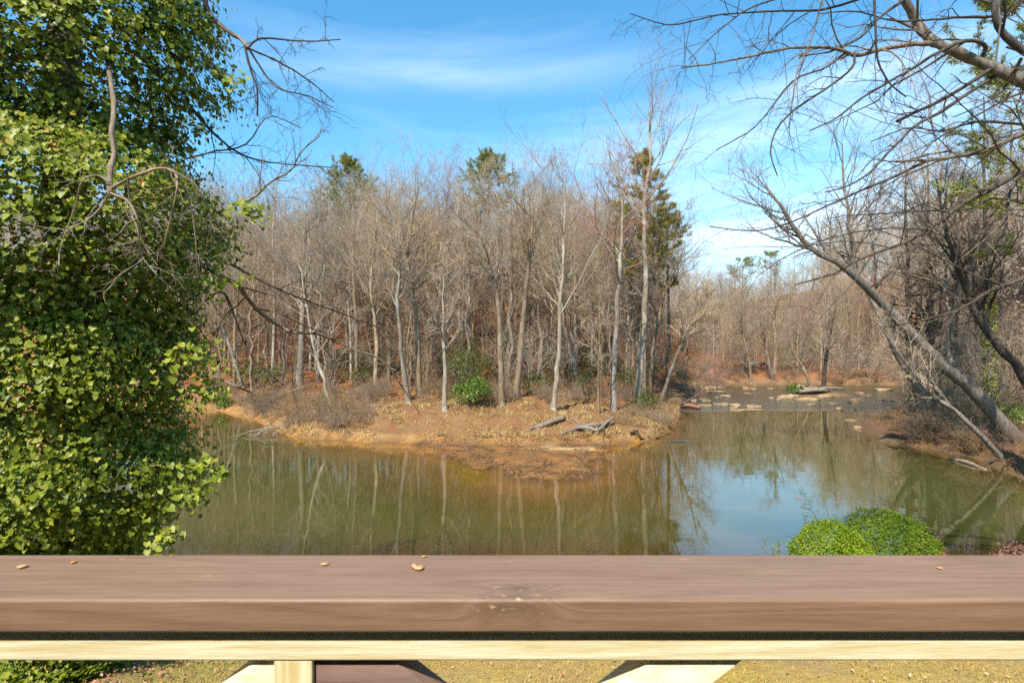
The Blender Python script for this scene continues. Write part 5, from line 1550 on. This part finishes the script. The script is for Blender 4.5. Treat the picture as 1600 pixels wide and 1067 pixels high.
def shelter():
    x, d = (1183 - 800) / FPX * 76, 76.0
    b = (x, d, gz(x, d))
    o = thing("garden_shelter", "small open shelter with a pale grey rounded roof beyond the rapids", "shelter", b)
    m, t = mat_new("grey_metal_roof")
    n = t.noise(t.n('ShaderNodeTexCoord').outputs['Object'], 3.0, 4.0, .6).outputs[0]
    finish(t, principled(t, t.ramp(n, ((.3, (.36, .40, .42)), (.7, (.52, .56, .58)))), .5))
    z = HC - (566 - 533.5) / FPX * d - b[2]
    acc = Acc(); k = 9
    a = np.linspace(0, math.pi, k)
    for yy in (-1.0, 1.0):
        pass
    pr = np.stack((-np.cos(a) * 1.0, np.sin(a) * .42), -1)
    v = np.concatenate([np.stack((pr[:, 0] * s, np.full(k, yy), pr[:, 1] * s + z - .3), -1) for yy in (-1.0, 1.0) for s in (1.0, .94)])
    i = np.arange(k - 1)
    acc.add(v, [np.stack((i, i + 1, i + 1 + 2 * k, i + 2 * k), -1), np.stack((i + 1 + k, i + k, i + 3 * k, i + 1 + 3 * k), -1), np.stack((i + k, i + 1 + k, i + 1, i), -1), np.stack((i + 2 * k, i + 1 + 2 * k, i + 1 + 3 * k, i + 3 * k), -1)])
    link("roof", acc.mesh("roof", m, False), o)
    for sx_ in (-.9, .9):
        for sy_ in (-.85, .85):
            q = Acc(); box(q, (0, 0, 0), (.1, .1, z - .3 + .1)); link("post", q.mesh("post", BARK_DARK), o, (sx_, sy_, (z - .3) / 2 - .02))


shelter()


def tarp():
    b = on_ground(1480, 634); rg = np.random.default_rng(2)
    m, t = mat_new("faded_blue_tarpaulin")
    n = t.noise(t.n('ShaderNodeTexCoord').outputs['Object'], 4.0, 4.0, .6).outputs[0]
    finish(t, principled(t, t.ramp(n, ((.3, (.16, .25, .27)), (.7, (.30, .40, .41)))), .55))
    k, mm = 16, 7
    th = np.arange(k) / k * 6.2832; s = np.linspace(1, 0.02, mm)
    T, S = np.meshgrid(th, s)
    w = .5 / 1 + 0 * T
    r = S * (1 + .15 * np.sin(3 * T + 1) + .08 * np.sin(7 * T))
    v = np.stack((r * np.cos(T) * .62, r * np.sin(T) * .5, .55 * (1 - S ** 2.4) + .05 * np.sin(5 * T) * S + .04 * rg.standard_normal(T.shape) * (S < .95)), -1)
    i = np.arange(mm * k).reshape(mm, k); j = np.roll(i, -1, 1)
    acc = Acc(); acc.add(v.reshape(-1, 3), [np.stack((i[:-1], j[:-1], j[1:], i[1:]), -1).reshape(-1, 4), i[-1][None]])
    tag(link("tarpaulin", acc.mesh("tarpaulin", m, False), None, tuple(b - (0, 0, .03))), "faded blue tarpaulin heap under the leaning trunks", "tarpaulin")


tarp()


# twigs and dead leaves washed up on the mud bar
rg = np.random.default_rng(90)
n = 26000
x = rg.uniform(-6, 6, n); y = rg.uniform(21, 31, n)
z, sd, br = ground_z(x, y, True)
keep = (z > -.02) & (sd < .6) & (rg.random(n) < np.clip((fbm(x, y, 1.8, 3) - .34) * 4, .05, 1))
x, y, z = x[keep], y[keep], z[keep]; k = len(x)
acc = Acc()
leaves(acc, np.stack((x, y, z + rg.uniform(.0, .025, k)), -1), np.tile((0., -.1, 1.), (k, 1)), rg.standard_normal((k, 3)) * (1, 1, .1), rg.uniform(.04, .11, k), rg, DIA, DIAF, .25)
s_ = rg.integers(0, k, 900)
d_ = rg.standard_normal((900, 3)) * (1, 1, .05)
tubes(acc, grow(np.stack((x, y, z + .02), -1)[s_], d_, rg.uniform(.12, .6, 900), 3, .12, 0, rg), np.tile(rg.uniform(.004, .009, (900, 1)), (1, 3)), 3)
tag(link("washed_up_debris", acc.mesh("washed_up_debris", leaf_mat("wet_dead_leaf", ((0, (.05, .03, .018)), (.5, (.17, .08, .03)), (1, (.36, .22, .10))), .7, .05, .3))), "dead leaves and twigs washed up on the mud bar", None, None, "stuff")

# dead leaves caught in the peninsula's grass
n = 15000
x = rg.uniform(-24, 12, n); y = rg.uniform(29, 42, n)
z, sd, br = ground_z(x, y, True)
keep = (sd > .15) & (rg.random(n) < np.clip((fbm(x + 9, y, .9, 3) - .32) * 3.5, .03, 1))
x, y, z = x[keep], y[keep], z[keep]; k = len(x)
acc = Acc()
leaves(acc, np.stack((x, y, z + rg.uniform(.0, .07, k)), -1), np.tile((0., -.3, 1.), (k, 1)), rg.standard_normal((k, 3)) * (1, 1, .2), rg.uniform(.07, .15, k), rg, DIA, DIAF, .5)
tag(link("scattered_leaves", acc.mesh("scattered_leaves", leaf_mat("tan_dead_leaf", ((0, (.12, .055, .028)), (.5, (.32, .16, .065)), (1, (.52, .34, .17))), .8, .1, .2))), "dead leaves scattered over the peninsula's grass", None, None, "stuff")

# small stones all over the rapids
rs = np.random.default_rng(123)
for i in range(22):
    px_, py_ = rs.uniform(1075, 1400), rs.uniform(607, 643)
    X_, Y_ = on_water(px_, py_)
    if -0.9 < gz(X_, Y_) < 0.02:
        rock("small low stone, one of many scattered across the rapids", px_, py_, rs.uniform(5, 15), rs.uniform(.06, .2), 100 + i, rs.uniform(.5, 1.0))
for o in COL.objects:
    if o.get("label", "").startswith("small low stone"):
        o["group"] = "small stones scattered across the rapids"
